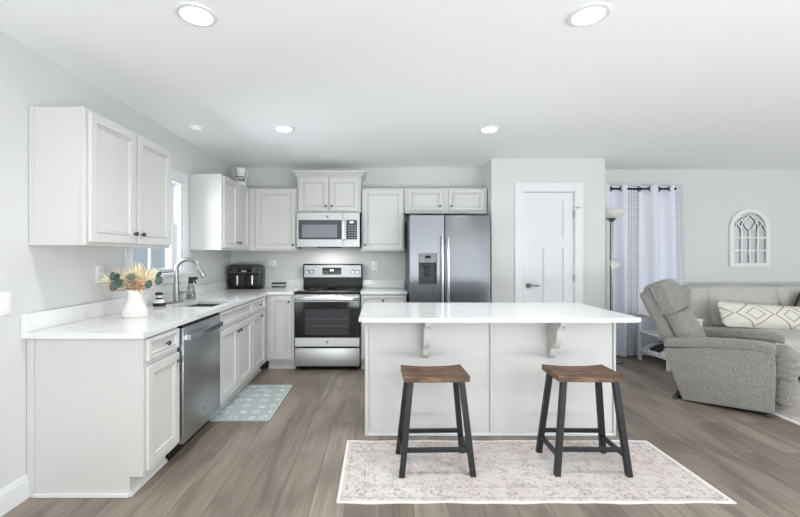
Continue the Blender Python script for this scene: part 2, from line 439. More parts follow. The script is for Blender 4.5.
structure(MB().slab([XL - 0.15, -0.8, 6.0, XR + 0.15], [0, 0.15, 2.35, ZC], lambda i, j: not (i == 1 and j == 1), YR - 0.12, YR, xz).build('wall_rear', 'wall_paint', smooth=False), 'rear wall with a wide glazed opening')
# pantry box: front wall with the door opening, two returns
PX0, PX1, PY = 1.345, 2.70, 4.78
DX0, DX1, DZ = 1.715, 2.342, 2.105
structure(MB().slab([PX0, DX0, DX1, PX1], [0, DZ, ZC], lambda i, j: not (i == 1 and j == 0), PY, PY + 0.11, xz).build('wall_pantry', 'wall_paint', smooth=False), 'white pantry wall around the panelled door')
structure(MB().box(PX0, PX0 + 0.1, PY + 0.11, YB, 0, ZC).build('wall_pantry_return', 'wall_paint', smooth=False), 'short return wall beside the refrigerator')
structure(MB().box(PX1 - 0.1, PX1, PY + 0.11, YL, 0, ZC).build('wall_pantry_side', 'wall_paint', smooth=False), 'pantry side wall facing the living area')

# baseboards
def baseboard(name, prof_fn, a0, a1, axis, label):
    prof = [(0, 0), (0.014, 0), (0.014, 0.10), (0.008, 0.13), (0, 0.132)]
    structure(MB().prism([prof_fn(d, z) for d, z in prof], a0, a1, axis).build(name, 'trim_paint', smooth=False), label)
baseboard('baseboard_left', lambda d, z: (XL + d, z), YR, 2.205, 'y', 'white baseboard on the side wall before the cabinets')
baseboard('baseboard_living', lambda d, z: (YL - d, z), PX1, XR, 'x', 'white baseboard under the curtains and sofa')
baseboard('baseboard_pantry', lambda d, z: (PX1 + d, z), PY, YL - 0.016, 'y', 'white baseboard on the pantry side wall')

# window over the sink
def sink_window():
    w = thing('window_1', 'white double hung window above the sink', 'window', (XL, (WY0 + WY1) / 2, WZ0)); w['kind'] = 'structure'
    cy = (WY0 + WY1) / 2; hw = (WY1 - WY0) / 2; H = WZ1 - WZ0
    c = MB()
    for (a, b, z0, z1) in ((-hw - 0.085, -hw + 0.004, -0.0, H + 0.085), (hw - 0.004, hw + 0.085, 0.0, H + 0.085), (-hw, hw, H - 0.004, H + 0.085)):
        c.box(0.001, 0.018, a, b, z0, z1, 0.003)
    c.build('casing', 'trim_paint', w, False)
    MB().box(-0.10, 0.045, -hw - 0.10, hw + 0.10, -0.024, 0.0, 0.004).build('sill', 'trim_paint', w, False)
    MB().box(0.001, 0.016, -hw - 0.085, hw + 0.085, -0.095, -0.025, 0.003).build('apron', 'trim_paint', w, False)
    j = MB()
    j.box(-0.15, 0.0, -hw, -hw + 0.022, 0, H); j.box(-0.15, 0.0, hw - 0.022, hw, 0, H); j.box(-0.15, 0.0, -hw + 0.022, hw - 0.022, H - 0.022, H)
    j.build('jamb', 'trim_paint', w, False)
    for nm, z0, z1, xo in (('upper_sash', H * 0.49, H - 0.022, -0.105), ('lower_sash', 0.0, H * 0.53, -0.070)):
        f = MB(); a, b = -hw + 0.022, hw - 0.022; t = 0.038
        f.box(xo - 0.03, xo, a, a + t, z0, z1, 0.004); f.box(xo - 0.03, xo, b - t, b, z0, z1, 0.004)
        f.box(xo - 0.03, xo, a + t, b - t, z0, z0 + t, 0.004); f.box(xo - 0.03, xo, a + t, b - t, z1 - t, z1, 0.004)
        f.box(xo - 0.024, xo - 0.006, -0.009, 0.009, z0 + t, z1 - t)
        sh = f.build(nm, 'trim_paint', w, False)
        MB().box(xo - 0.018, xo - 0.014, a + t, b - t, z0 + t, z1 - t).build('pane', 'window_glass', sh, False)
sink_window()

# pantry door
def pantry_door():
    d = thing('door_1', 'white three panel pantry door with a nickel lever', 'door', (DX0, PY, 0)); d['kind'] = 'structure'
    w = DX1 - DX0
    c = MB()
    cw = 0.095
    c.box(-cw, 0.004, -0.018, 0.0, 0, DZ + cw, 0.003); c.box(w - 0.004, w + cw, -0.018, 0.0, 0, DZ + cw, 0.003); c.box(0.004, w - 0.004, -0.018, 0.0, DZ - 0.004, DZ + cw, 0.003)
    c.build('casing', 'trim_paint', d, False)
    j = MB(); j.box(0, 0.012, 0, 0.1, 0, DZ); j.box(w - 0.012, w, 0, 0.1, 0, DZ); j.box(0.012, w - 0.012, 0, 0.1, DZ - 0.012, DZ); j.build('jamb', 'trim_paint', d, False)
    # leaf with three sunk flat panels
    x0, x1, z0, z1 = 0.016, w - 0.016, 0.012, DZ - 0.016
    us = [x0, 0.125, 0.262, 0.378, 0.500, x1]
    vs = [z0, 0.24, 1.43, 1.54, 2.0, z1]
    hole = lambda i, j: (j == 1 and i in (1, 3)) or (j == 3 and i in (1, 2, 3))
    lf = MB().slab(us, vs, lambda i, j: not hole(i, j), 0.010, 0.028, xz)
    lf.box(x0, x1, 0.028, 0.050, z0, z1)
    leaf = lf.build('door_leaf', 'door_paint', d, False)
    b = MB()
    for a0, a1, b0, b1 in ((us[1], us[2], vs[1], vs[2]), (us[3], us[4], vs[1], vs[2]), (us[1], us[4], vs[3], vs[4])):
        t = 0.008
        for q in ((a0, a0 + t, b0, b1), (a1 - t, a1, b0, b1), (a0 + t, a1 - t, b0, b0 + t), (a0 + t, a1 - t, b1 - t, b1)):
            b.box(q[0], q[1], 0.020, 0.028, q[2], q[3])
    b.build('panel_bead', 'door_paint', leaf, False)
    hz = 0.975
    h = MB(); h.box(0.045, 0.105, 0.002, 0.012, hz - 0.03, hz + 0.03, 0.003); rose = h.build('handle', 'pewter', d, False)
    l = MB(); l.cyl((0.075, 0.002, hz), (0.075, -0.045, hz), 0.010, n=14); l.box(0.065, 0.185, -0.052, -0.038, hz - 0.010, hz + 0.010, 0.003); l.build('lever', 'pewter', rose)
    for z in (0.25, 1.07, 1.83):
        k = MB(); k.box(w - 0.018, w - 0.006, -0.004, 0.012, z - 0.045, z + 0.045, 0.002); k.cyl((w - 0.012, -0.006, z - 0.045), (w - 0.012, -0.006, z + 0.045), 0.006, n=10); k.build('hinge', 'nickel', d)
    k = MB(); k.box(w + 0.01, w + 0.035, -0.028, -0.018, 1.895, 1.915, 0.002); k.box(w - 0.02, w + 0.055, -0.034, -0.028, 1.900, 1.910, 0.001); k.build('flip_latch', 'nickel', d)
pantry_door()

# recessed ceiling lights
def recessed(x, y, label):
    t = thing('recessed_light', label, 'ceiling light', (x, y, ZC), 0, None)
    MB().lathe([(0.070, -0.004), (0.072, -0.010), (0.092, -0.008), (0.096, -0.0005), (0.070, -0.0005)], n=40).build('trim_ring', 'trim_paint', t)
    MB().lathe([(0.0695, -0.0050), (0.0695, -0.0010)], n=40).build('lens', 'lamp_glow', t)
    l = bpy.data.lights.new('recessed_lamp', 'SPOT'); l.energy = LAMP_W * 2.4; l.spot_size = R(140); l.spot_blend = 1.0; l.shadow_soft_size = 0.06
    l.color = (0.985, 0.995, 1.0)
    o = bpy.data.objects.new('recessed_lamp', l); COL.objects.link(o); o.parent = t; o.location = (0, 0, -0.03)
recessed(-0.875, 1.92, 'round recessed ceiling light nearer the viewer, above the end of the sink counter')
recessed(1.005, 1.92, 'round recessed ceiling light nearer the viewer, above the front of the island')
recessed(-0.865, 3.64, 'round recessed ceiling light further in, in front of the microwave wall')
recessed(1.010, 3.66, 'round recessed ceiling light further in, in front of the refrigerator')
sd = thing('smoke_detector', 'small white round smoke detector on the ceiling by the side wall', 'smoke detector', (-1.66, 3.62, ZC))
MB().lathe([(0.005, -0.036), (0.045, -0.036), (0.056, -0.028), (0.06, -0.012), (0.06, -0.0005), (0.005, -0.0005)], n=32).build('body', 'white_plastic', sd)
MB().lathe([(0.064, -0.011), (0.067, -0.0005), (0.060, -0.0005), (0.060, -0.011)], n=32, cap=False).build('mounting_ring', 'white_plastic', sd)

# ------------------------------------------------------------------ cabinets (local: x along the front, y into the cabinet, z up)
DOORT = 0.022
def knob(parent, x, z, y=-DOORT):
    k = MB(); k.cyl((x, y, z), (x, y - 0.016, z), 0.006, n=12); k.box(x - 0.013, x + 0.013, y - 0.028, y - 0.014, z - 0.013, z + 0.013, 0.004, 2)
    return k.build('knob', 'pewter', parent)
def fronts(root, layout, rail=0.055):
    for kind, x0, x1, z0, z1, kn in layout:
        o = MB().panel(x0, x1, z0, z1, 0.0, DOORT, rail if kind == 'door' else 0.022).build(kind, 'cabinet_paint', root, False)
        if kn: knob(o, *kn)
BZ = 0.884                                                # underside of the worktops
def base_cabinet(label, loc, rz, w, layout, d=0.605, toe=0.075, rail=0.05, open_top=False):
    r = thing('base_cabinet', label, 'kitchen cabinet', loc, rz, None)
    if open_top:                                          # room for the sink basin
        c = MB(); c.prism([(0, 0.112), (0, 0.140), (d, 0.140), (d, 0.001), (toe, 0.001), (toe, 0.112)], 0.001, w - 0.001, 'x')
        c.box(0.001, w - 0.001, 0, 0.02, 0.140, BZ); c.box(0.001, w - 0.001, d - 0.012, d, 0.140, BZ)
        c.box(0.001, 0.019, 0.02, d - 0.012, 0.140, BZ); c.box(w - 0.019, w - 0.001, 0.02, d - 0.012, 0.140, BZ)
        c.build('carcass', 'cabinet_paint', r, False)
    else: MB().prism([(0, 0.112), (0, BZ), (d, BZ), (d, 0.001), (toe, 0.001), (toe, 0.112)], 0.001, w - 0.001, 'x').build('carcass', 'cabinet_paint', r, False)
    MB().box(0.001, w - 0.001, toe - 0.012, toe, 0.001, 0.022).build('shoe_moulding', 'trim_paint', r, False)
    fronts(r, layout, rail)
    return r
XB = -1.305                                               # face of the sink run
Q = PI / 2
rc = base_cabinet('grey white base cabinet with drawer and door at the open end of the sink counter', (XB, 2.21, 0), Q, 0.375,
    [('drawer', 0.020, 0.365, 0.745, 0.868, (0.20, 0.807)), ('door', 0.020, 0.365, 0.135, 0.715, (0.335, 0.665))])
e = MB(); e.box(-0.012, 0.0, 0.075, 0.60, 0.001, 0.022, 0.002); e.build('end_moulding', 'trim_paint', rc, False)
e = MB(); e.box(-0.006, 0.0, 0.600, 0.638, 0.001, BZ, 0.002); e.build('scribe_strip', 'cabinet_paint', rc, False)
base_cabinet('grey white double door base cabinet with a plain front below the sink', (XB, 3.226, 0), Q, 0.842,
    [('drawer', 0.012, 0.830, 0.745, 0.868, None), ('door', 0.012, 0.417, 0.135, 0.715, (0.388, 0.655)), ('door', 0.425, 0.830, 0.135, 0.715, (0.454, 0.655))], open_top=True)
base_cabinet('grey white base cabinet with one drawer and one door next to the inner corner', (XB, 4.07, 0), Q, 0.575,
    [('drawer', 0.012, 0.440, 0.745, 0.868, (0.226, 0.807)), ('door', 0.012, 0.440, 0.135, 0.715, (0.26, 0.685))])
YF = 4.65                                                 # face of the back run
base_cabinet('narrow grey white base cabinet with one tall door between the corner and the range', (XB + 0.002, YF, 0), 0, 0.318,
    [('door', 0.038, 0.288, 0.135, 0.868, (0.262, 0.80))])
base_cabinet('grey white base cabinet between the range and the refrigerator', (-0.212, YF, 0), 0, 0.535,
    [('drawer', 0.012, 0.523, 0.745, 0.868, (0.26, 0.815)), ('door', 0.012, 0.264, 0.135, 0.715, (0.24, 0.66)), ('door', 0.271, 0.523, 0.135, 0.715, (0.295, 0.66))])

def wall_cabinet(label, loc, rz, w, h, layout, d=0.305, rail=0.05, crown=False):
    r = thing('wall_cabinet', label, 'kitchen cabinet', loc, rz, None)
    c = MB(); c.box(0.001, w - 0.001, 0.0, d, 0.0, h, 0.0015)
    c.build('carcass', 'cabinet_paint', r, False)
    fronts(r, layout, rail)
    return r
UZ0, UZ1 = 1.392, 2.163
UH = UZ1 - UZ0
XU = -1.638                                               # face of wall cabinets on the side wall
a = wall_cabinet('double door wall cabinet above the end of the sink counter, in front of the window', (XU, 2.222, UZ0), Q, 0.91, UH,
    [('door', 0.022, 0.448, 0.02, UH - 0.02, (0.415, 0.085)), ('door', 0.466, 0.898, 0.02, UH - 0.02, (0.500, 0.085))])
e = MB(); e.box(-0.004, 0.0, 0.283, 0.304, 0.0, UH, 0.001); e.build('scribe_strip', 'cabinet_paint', a, False)
e = MB(); e.box(-0.003, 0.0, 0.0, 0.02, 0.0, UH, 0.001); e.build('corner_stile', 'cabinet_paint', a, False)
YU = 4.93                                                 # face of wall cabinets on the back wall
wall_cabinet('double door corner wall cabinet between the window and the back wall', (-1.615, 4.10, UZ0), Q, 0.828, UH + 0.01,
    [('door', 0.022, 0.408, 0.02, UH - 0.01, (0.375, 0.085)), ('door', 0.426, 0.812, 0.02, UH - 0.01, (0.458, 0.085))], d=0.328)
wall_cabinet('single door wall cabinet above the air fryer, filling the corner beside the microwave', (-1.613, YU, UZ0), 0, 0.603, UH,
    [('door', 0.100, 0.590, 0.02, UH - 0.02, (0.560, 0.075))])
wc = wall_cabinet('short raised wall cabinet with crown moulding above the microwave', (-1.004, YU - 0.012, 1.862), 0, 0.782, 0.462,
    [('door', 0.022, 0.383, 0.018, 0.425, (0.352, 0.075)), ('door', 0.399, 0.760, 0.018, 0.425, (0.430, 0.075))], d=0.317)
cr = MB()
prof = [(0, 0), (0.006, 0), (0.016, 0.012), (0.036, 0.034), (0.052, 0.044), (0.056, 0.055), (0.056, 0.066)]
rg = []
for o_, h_ in prof:
    z = 0.445 + h_
    rg.append([cr.v(-o_, 0.317, z), cr.v(-o_, -o_, z), cr.v(0.782 + o_, -o_, z), cr.v(0.782 + o_, 0.317, z)])
for p_, q_ in zip(rg, rg[1:]):
    for k in range(3): cr.face([p_[k], p_[k + 1], q_[k + 1], q_[k]])
    cr.face([p_[3], p_[0], q_[0], q_[3]])
cr.face(rg[-1]); cr.face(rg[0][::-1])
cr.build('crown_moulding', 'cabinet_paint', wc, False)
wall_cabinet('single door wall cabinet between the microwave and the refrigerator', (-0.214, YU, UZ0), 0, 0.522, UH,
    [('door', 0.018, 0.505, 0.02, UH - 0.02, (0.045, 0.075))])
wall_cabinet('short double door wall cabinet above the refrigerator', (0.312, YU, 1.853), 0, 1.02, UZ1 - 1.853,
    [('door', 0.045, 0.468, 0.03, 0.292, (0.437, 0.085)), ('door', 0.545, 0.975, 0.03, 0.292, (0.573, 0.085))], rail=0.04)

# worktops
def worktop():
    w = thing('worktop', 'white quartz worktop running from the sink side to the range', 'worktop', (0, 0, BZ))
    us = [XL + 0.001, -1.70, -1.365, -1.28, -0.986]; vs = [2.17, 3.285, 3.74, 4.62, YB - 0.001]
    ins = lambda i, j: not (i == 1 and j == 1) and (i < 3 or j == 3)
    m = MB().slab(us, vs, ins, 0.0, 0.03, xy)
    es = [e for e in m.bm.edges if e.calc_face_angle(0) > 1 ]
    bmesh.ops.bevel(m.bm, geom=es, offset=0.003, segments=2, affect='EDGES')
    m.build('slab', 'quartz', w, angle=50)
    b = MB(); b.box(XL + 0.001, XL + 0.026, 2.17, YB - 0.027, 0.0305, 0.132, 0.002); b.build('backsplash', 'quartz', w, False)
    b = MB(); b.box(XL + 0.001, -0.986, YB - 0.026, YB - 0.001, 0.0305, 0.132, 0.002); b.build('backsplash', 'quartz', w, False)
worktop()
w2 = thing('worktop', 'short white quartz worktop between the range and the refrigerator', 'worktop', (0, 0, BZ))
MB().box(-0.213, 0.332, 4.62, YB - 0.001, 0, 0.03, 0.003, 2).build('slab', 'quartz', w2)
MB().box(-0.213, 0.332, YB - 0.026, YB - 0.001, 0.0305, 0.132, 0.002).build('backsplash', 'quartz', w2, False)

# sink, faucet and the things beside it
sk = thing('kitchen_sink', 'stainless steel undermount sink set into the white worktop', 'sink', (-1.5325, 3.5125, BZ))
m = MB(); hx, hy = 0.1675, 0.2275
outer = [(-hx - 0.02, -hy - 0.02), (hx + 0.02, -hy - 0.02), (hx + 0.02, hy + 0.02), (-hx - 0.02, hy + 0.02)]
rings = []
for grow, z in ((0.02, -0.001), (0.0, -0.001), (-0.004, -0.18), (-0.03, -0.198)):
    rings.append([m.v(sx * (hx + grow), sy * (hy + grow), z) for sx, sy in ((-1, -1), (1, -1), (1, 1), (-1, 1))])
for grow, z in ((-0.03, -0.201), (0.0, -0.185), (0.003, -0.004), (0.02, -0.004)):
    rings.append([m.v(sx * (hx + grow), sy * (hy + grow), z) for sx, sy in ((-1, -1), (1, -1), (1, 1), (-1, 1))])
for a_, b_ in zip(rings, rings[1:] + rings[:1]):
    if a_ is rings[3]: continue
    for k in range(4): m.face([a_[k], a_[(k + 1) % 4], b_[(k + 1) % 4], b_[k]])
m.face(rings[3]); m.face(rings[4][::-1])
m.build('basin', 'sink_steel', sk, False)
MB().lathe([(0.042, -0.1975), (0.042, -0.193), (0.03, -0.193), (0.026, -0.197), (0.005, -0.197)]).build('drain', 'handle_steel', sk)

def faucet():
    t = thing('faucet', 'brushed nickel gooseneck kitchen faucet behind the sink', 'faucet', (-1.825, 3.60, 0.914))
    MB().rbox((0, 0, 0.006), (0.055, 0.26, 0.011), 0.005, n=8).build('base_plate', 'nickel', t)
    MB().lathe([(0.030, 0.011), (0.029, 0.03), (0.027, 0.10), (0.024, 0.17), (0.0195, 0.23), (0.0185, 0.24)], n=24).build('body', 'nickel', t)
    pts = [(0, 0, 0.235), (0, 0, 0.275)]
    r = 0.105
    for k in range(0, 15):
        a = PI - k / 14 * R(158); pts.append((r + r * math.cos(a), 0, 0.280 + r * math.sin(a)))
    sp = MB().tube(pts, 0.0185, 18).build('spout', 'nickel', t)
    p1 = Vector(pts[-1]); d = (p1 - Vector(pts[-2])).normalized()
    hd = MB().tube([p1, p1 + d * 0.02, p1 + d * 0.10, p1 + d * 0.105], [0.0195, 0.021, 0.024, 0.021], 18).build('spray_head', 'nickel', t)
    q = p1 + d * 0.035 + Vector((-0.019, 0, 0))
    MB().rbox(q, (0.008, 0.012, 0.026), 0.003, n=6).build('spray_button', 'black_plastic', hd)
    h = MB().cyl((0.02, 0, 0.085), (0.052, 0, 0.088), 0.016, n=16)
    h.tube([(0.05, 0, 0.088), (0.075, 0.0, 0.092), (0.145, 0.01, 0.094)], [0.009, 0.0075, 0.0065], 12)
    h.build('lever_handle', 'nickel', t)
faucet()

def spray_bottle():
    t = thing('soap_bottle', 'clear glass spray bottle with a black top between faucet and back corner', 'bottle', (-1.815, 3.86, 0.9145))
    prof_o = [(0.012, 0.0), (0.040, 0.0), (0.043, 0.006), (0.043, 0.05), (0.036, 0.10), (0.024, 0.15), (0.020, 0.165), (0.0185, 0.165), (0.022, 0.15), (0.033, 0.10), (0.040, 0.05), (0.040, 0.008), (0.012, 0.005)]
    MB().lathe(prof_o, n=28).build('bottle_glass', 'bottle_glass', t)
    MB().lathe([(0.004, 0.008), (0.038, 0.008), (0.038, 0.045), (0.004, 0.045)], n=28).build('liquid', mat('soap_liquid', rgb(170, 168, 165), 0.2), t)
    k = MB(); k.lathe([(0.005, 0.152), (0.024, 0.152), (0.024, 0.178), (0.016, 0.184), (0.016, 0.205), (0.005, 0.205)], n=20)
    k.box(-0.02, 0.062, -0.014, 0.014, 0.186, 0.215, 0.006, 2); k.bar((0.035, 0, 0.188), (0.045, 0, 0.150), 0.012, 0.012); k.build('spray_top', 'black_plastic', t)
spray_bottle()

def dish_brush():
    t = thing('dish_brush', 'round black and white palm dish brush on the worktop beside the flower vase', 'dish brush', (-1.835, 3.34, 0.9145))
    MB().lathe([(0.004, 0.0), (0.046, 0.0), (0.050, 0.006), (0.050, 0.020), (0.047, 0.026), (0.004, 0.026)]).build('holder', 'black_plastic', t)
    MB().lathe([(0.004, 0.026), (0.044, 0.026), (0.044, 0.036), (0.034, 0.050), (0.022, 0.056), (0.004, 0.056)]).build('body', 'ceramic', t)
    MB().lathe([(0.004, 0.056), (0.025, 0.056), (0.027, 0.062), (0.027, 0.070), (0.004, 0.070)]).build('collar', 'black_plastic', t)
    MB().lathe([(0.004, 0.070), (0.024, 0.070), (0.022, 0.082), (0.026, 0.090), (0.004, 0.090)]).build('neck', 'ceramic', t)
    MB().lathe([(0.004, 0.090), (0.028, 0.090), (0.032, 0.096), (0.031, 0.108), (0.024, 0.114), (0.004, 0.116)]).build('knob', 'black_plastic', t)
dish_brush()

# vase and dried bouquet
VX, VY, VZ = -1.685, 2.76, 0.9142
va = thing('vase', 'white ceramic vase with a narrow neck on the sink worktop', 'vase', (VX, VY, VZ))
MB().lathe([(0.004, 0.0), (0.074, 0.0), (0.081, 0.006), (0.083, 0.026), (0.077, 0.052), (0.063, 0.086), (0.051, 0.116), (0.0455, 0.145), (0.047, 0.168), (0.053, 0.188), (0.048, 0.188), (0.042, 0.168), (0.0405, 0.145), (0.046, 0.116), (0.057, 0.086), (0.068, 0.05), (0.004, 0.012)], n=40).build('body', 'ceramic', va)

def bouquet():
    rnd = random.Random(11)
    t = thing('bouquet', 'cream dried flowers with eucalyptus leaves standing in the white vase', 'bouquet', (VX, VY, VZ + 0.10))
    def frame(d):
        d = Vector(d).normalized(); a = Vector((0, 0, 1)) if abs(d.z) < 0.9 else Vector((1, 0, 0))
        X = d.cross(a).normalized(); return X, d.cross(X), d
    blooms = [(-0.150, -0.06, 0.165, 'petal'), (-0.095, -0.05, 0.200, 'petal'), (0.03, -0.08, 0.19, 'petal'), (0.02, 0.02, 0.235, 'petal'), (0.055, -0.05, 0.205, 'petal'), (0.11, 0.03, 0.20, 'petal'), (-0.02, -0.09, 0.17, 'petal'), (0.135, -0.05, 0.165, 'petal'), (-0.11, -0.06, 0.125, 'petal_tan'), (0.08, -0.09, 0.135, 'petal_tan'), (-0.06, 0.06, 0.19, 'petal')]
    for bx, by, bz, mt in blooms:
        st = MB().tube([(bx * 0.12, by * 0.12, -0.07), (bx * 0.2, by * 0.2, 0.088), (bx * 0.8, by * 0.8, bz - 0.045)], [0.0025, 0.0025, 0.003], 6).build('stem', 'dry_stem', t)
        d = Vector((bx, by, bz * 0.8)).normalized(); X, Y, Z = frame(d)
        c = Vector((bx, by, bz)) - d * 0.05
        b = MB()
        for ring, (n, sp, ln) in enumerate(((5, 0.20, 0.088), (8, 0.50, 0.095), (9, 0.85, 0.090), (9, 1.2, 0.074))):
            for k in range(n):
                a = 2 * PI * (k + 0.5 * ring) / n + rnd.uniform(-.12, .12); s_ = sp + rnd.uniform(-.1, .1); L = ln * rnd.uniform(0.85, 1.15)
                rd = X * math.cos(a) + Y * math.sin(a); tp = (Z * math.cos(s_) + rd * math.sin(s_)); tg = -X * math.sin(a) + Y * math.cos(a)
                nn = tp.cross(tg)
                w_ = 0.0090
                q = [c + tp * 0.004, c + tp * L * 0.55 + tg * w_ + nn * 0.002, c + tp * L, c + tp * L * 0.55 - tg * w_ + nn * 0.002, c + tp * L * 0.5 - nn * 0.003]
                vs = [b.bm.verts.new(p) for p in q]
                b.face([vs[0], vs[1], vs[4]]); b.face([vs[1], vs[2], vs[4]]); b.face([vs[2], vs[3], vs[4]]); b.face([vs[3], vs[0], vs[4]]); b.face([vs[0], vs[3], vs[2], vs[1]])
        b.build('bloom', mt, t)
    leaves = [(-0.060, -0.135, 0.185, 0.026), (-0.035, -0.135, 0.178, 0.024), (-0.050, -0.14, 0.120, 0.030), (-0.020, -0.14, 0.138, 0.028), (0.150, -0.09, 0.128, 0.027), (0.195, -0.05, 0.150, 0.028), (0.190, -0.04, 0.190, 0.022), (0.055, -0.13, 0.178, 0.023)]
    for lx, ly, lz, r in leaves:
        MB().tube([(lx * 0.12, ly * 0.12, -0.06), (lx * 0.22, ly * 0.22, 0.092), (lx, ly, lz - r * 0.9)], 0.0016, 5).build('leaf_stem', 'dry_stem', t)
        n = Vector((lx * 0.5 + rnd.uniform(-.4, .4), -1, rnd.uniform(0.1, 0.7))).normalized(); X, Y, Z = frame(n)
        b = MB(); c = Vector((lx, ly, lz)); N = 14
        top = [b.bm.verts.new(c + (X * math.cos(2 * PI * k / N) + Y * math.sin(2 * PI * k / N) * 1.12) * r + Z * 0.004) for k in range(N)]
        m0 = b.bm.verts.new(c - Z * 0.003); m1 = b.bm.verts.new(c - Z * 0.0045)
        for k in range(N): b.face([top[k], top[(k + 1) % N], m0]); b.face([top[(k + 1) % N], top[k], m1])
        b.build('leaf', 'eucalyptus', t)
    for k in range(16):
        bx, by, bz = rnd.uniform(-0.01, 0.09), rnd.uniform(-0.13, -0.06), rnd.uniform(0.09, 0.18)
        b = MB().tube([(bx * 0.2, by * 0.2, -0.05), (bx * 0.3, by * 0.26, 0.092), (bx, by, max(bz, 0.115))], 0.0012, 5)
        b.rbox((bx, by, max(bz, 0.115)), (0.013, 0.013, 0.016), 0.006, n=4); b.build('bud', 'bud', t)
bouquet()

# milk can on the corner cabinet
def milk_can():
    t = thing('milk_can', 'white milk can with two handles on top of the corner wall cabinet', 'canister', (-1.735, 5.02, 2.1742))
    MB().lathe([(0.004, 0), (0.062, 0), (0.066, 0.005), (0.066, 0.105), (0.058, 0.125), (0.048, 0.138), (0.046, 0.16), (0.062, 0.19), (0.066, 0.196), (0.060, 0.196), (0.044, 0.165), (0.004, 0.16)], n=36).build('body', 'ceramic', t)
    for sx in (-1, 1):
        MB().tube([(sx * 0.048, 0, 0.17), (sx * 0.082, 0, 0.172), (sx * 0.088, 0, 0.15), (sx * 0.083, 0, 0.120), (sx * 0.060, 0, 0.112)], 0.006, 10).build('handle', 'ceramic', t)
    MB().lathe([(0.0665, 0.106), (0.0675, 0.108), (0.0675, 0.112), (0.0665, 0.114), (0.062, 0.110)], n=36, cap=False).build('band', 'dark_grey', t)
    cu = bpy.data.curves.new('lettering', 'FONT'); cu.body = 'FARM'; cu.size = 0.052; cu.align_x = 'CENTER'; cu.align_y = 'CENTER'; cu.extrude = 0.0; cu.offset = 0.0012
    tmp = bpy.data.objects.new('tmp', cu); COL.objects.link(tmp)
    dg = bpy.context.evaluated_depsgraph_get(); me = bpy.data.meshes.new_from_object(tmp.evaluated_get(dg))
    bpy.data.objects.remove(tmp)
    rad = 0.0668
    th = math.atan2(-1.735, 5.02)                          # turned to face the room
    for v in me.vertices:
        ang = v.co.x / rad * 0.75; z = v.co.y + 0.078
        v.co = (rad * math.sin(ang + 0.42), -rad * math.cos(ang + 0.42), z)
    me.materials.append(MT['ink']); o = bpy.data.objects.new('lettering', me); COL.objects.link(o); o.parent = t
    o['label'] = 'dark lettering'
    t.scale = (1, 1, 1.26)
milk_can()

# ------------------------------------------------------------------ appliances
def disc_logo(mb, x, y, z, r):
    mb.lathe([(r * 0.02, y - 0.0015), (r, y - 0.0015), (r, y), (r * 0.02, y)], (x, 0, z), 24, 'y')
def dishwasher():
    d = thing('dishwasher', 'stainless steel dishwasher built under the sink worktop', 'dishwasher', (XB, 2.592, 0), Q)
    w = 0.626
    MB().box(0.004, w - 0.004, 0.004, 0.58, 0.10, BZ - 0.004).build('body', 'soft_black', d, False)
    MB().box(0.006, w - 0.006, 0.06, 0.09, 0.001, 0.10).build('toe_kick', 'soft_black', d, False)
    dr = MB().box(0.012, w - 0.012, -0.032, 0.003, 0.105, BZ - 0.022, 0.004, 2).build('door', 'dishwasher_steel', d)
    MB().box(0.012, w - 0.012, -0.028, 0.003, BZ - 0.021, BZ - 0.006).build('control_strip', 'black_plastic', d, False)
    h = MB(); pts = []
    for k in range(13):
        u = k / 12; pts.append((0.045 + u * (w - 0.09), -0.058 - 0.012 * math.sin(u * PI), 0.795))
    for p_, q_ in zip(pts, pts[1:]): h.bar(p_, q_, 0.014, 0.036)
    for x in (0.05, w - 0.05): h.box(x - 0.015, x + 0.015, -0.066, -0.030, 0.777, 0.813, 0.004)
    h.build('handle', 'handle_steel', dr)
    l = MB(); disc_logo(l, w * 0.52, -0.0322, 0.225, 0.012); l.build('emblem', 'grey_plastic', dr)
    MB().box(0.07, 0.135, -0.0328, -0.0315, 0.838, 0.846).build('label_strip', 'mid_grey', dr, False)
dishwasher()

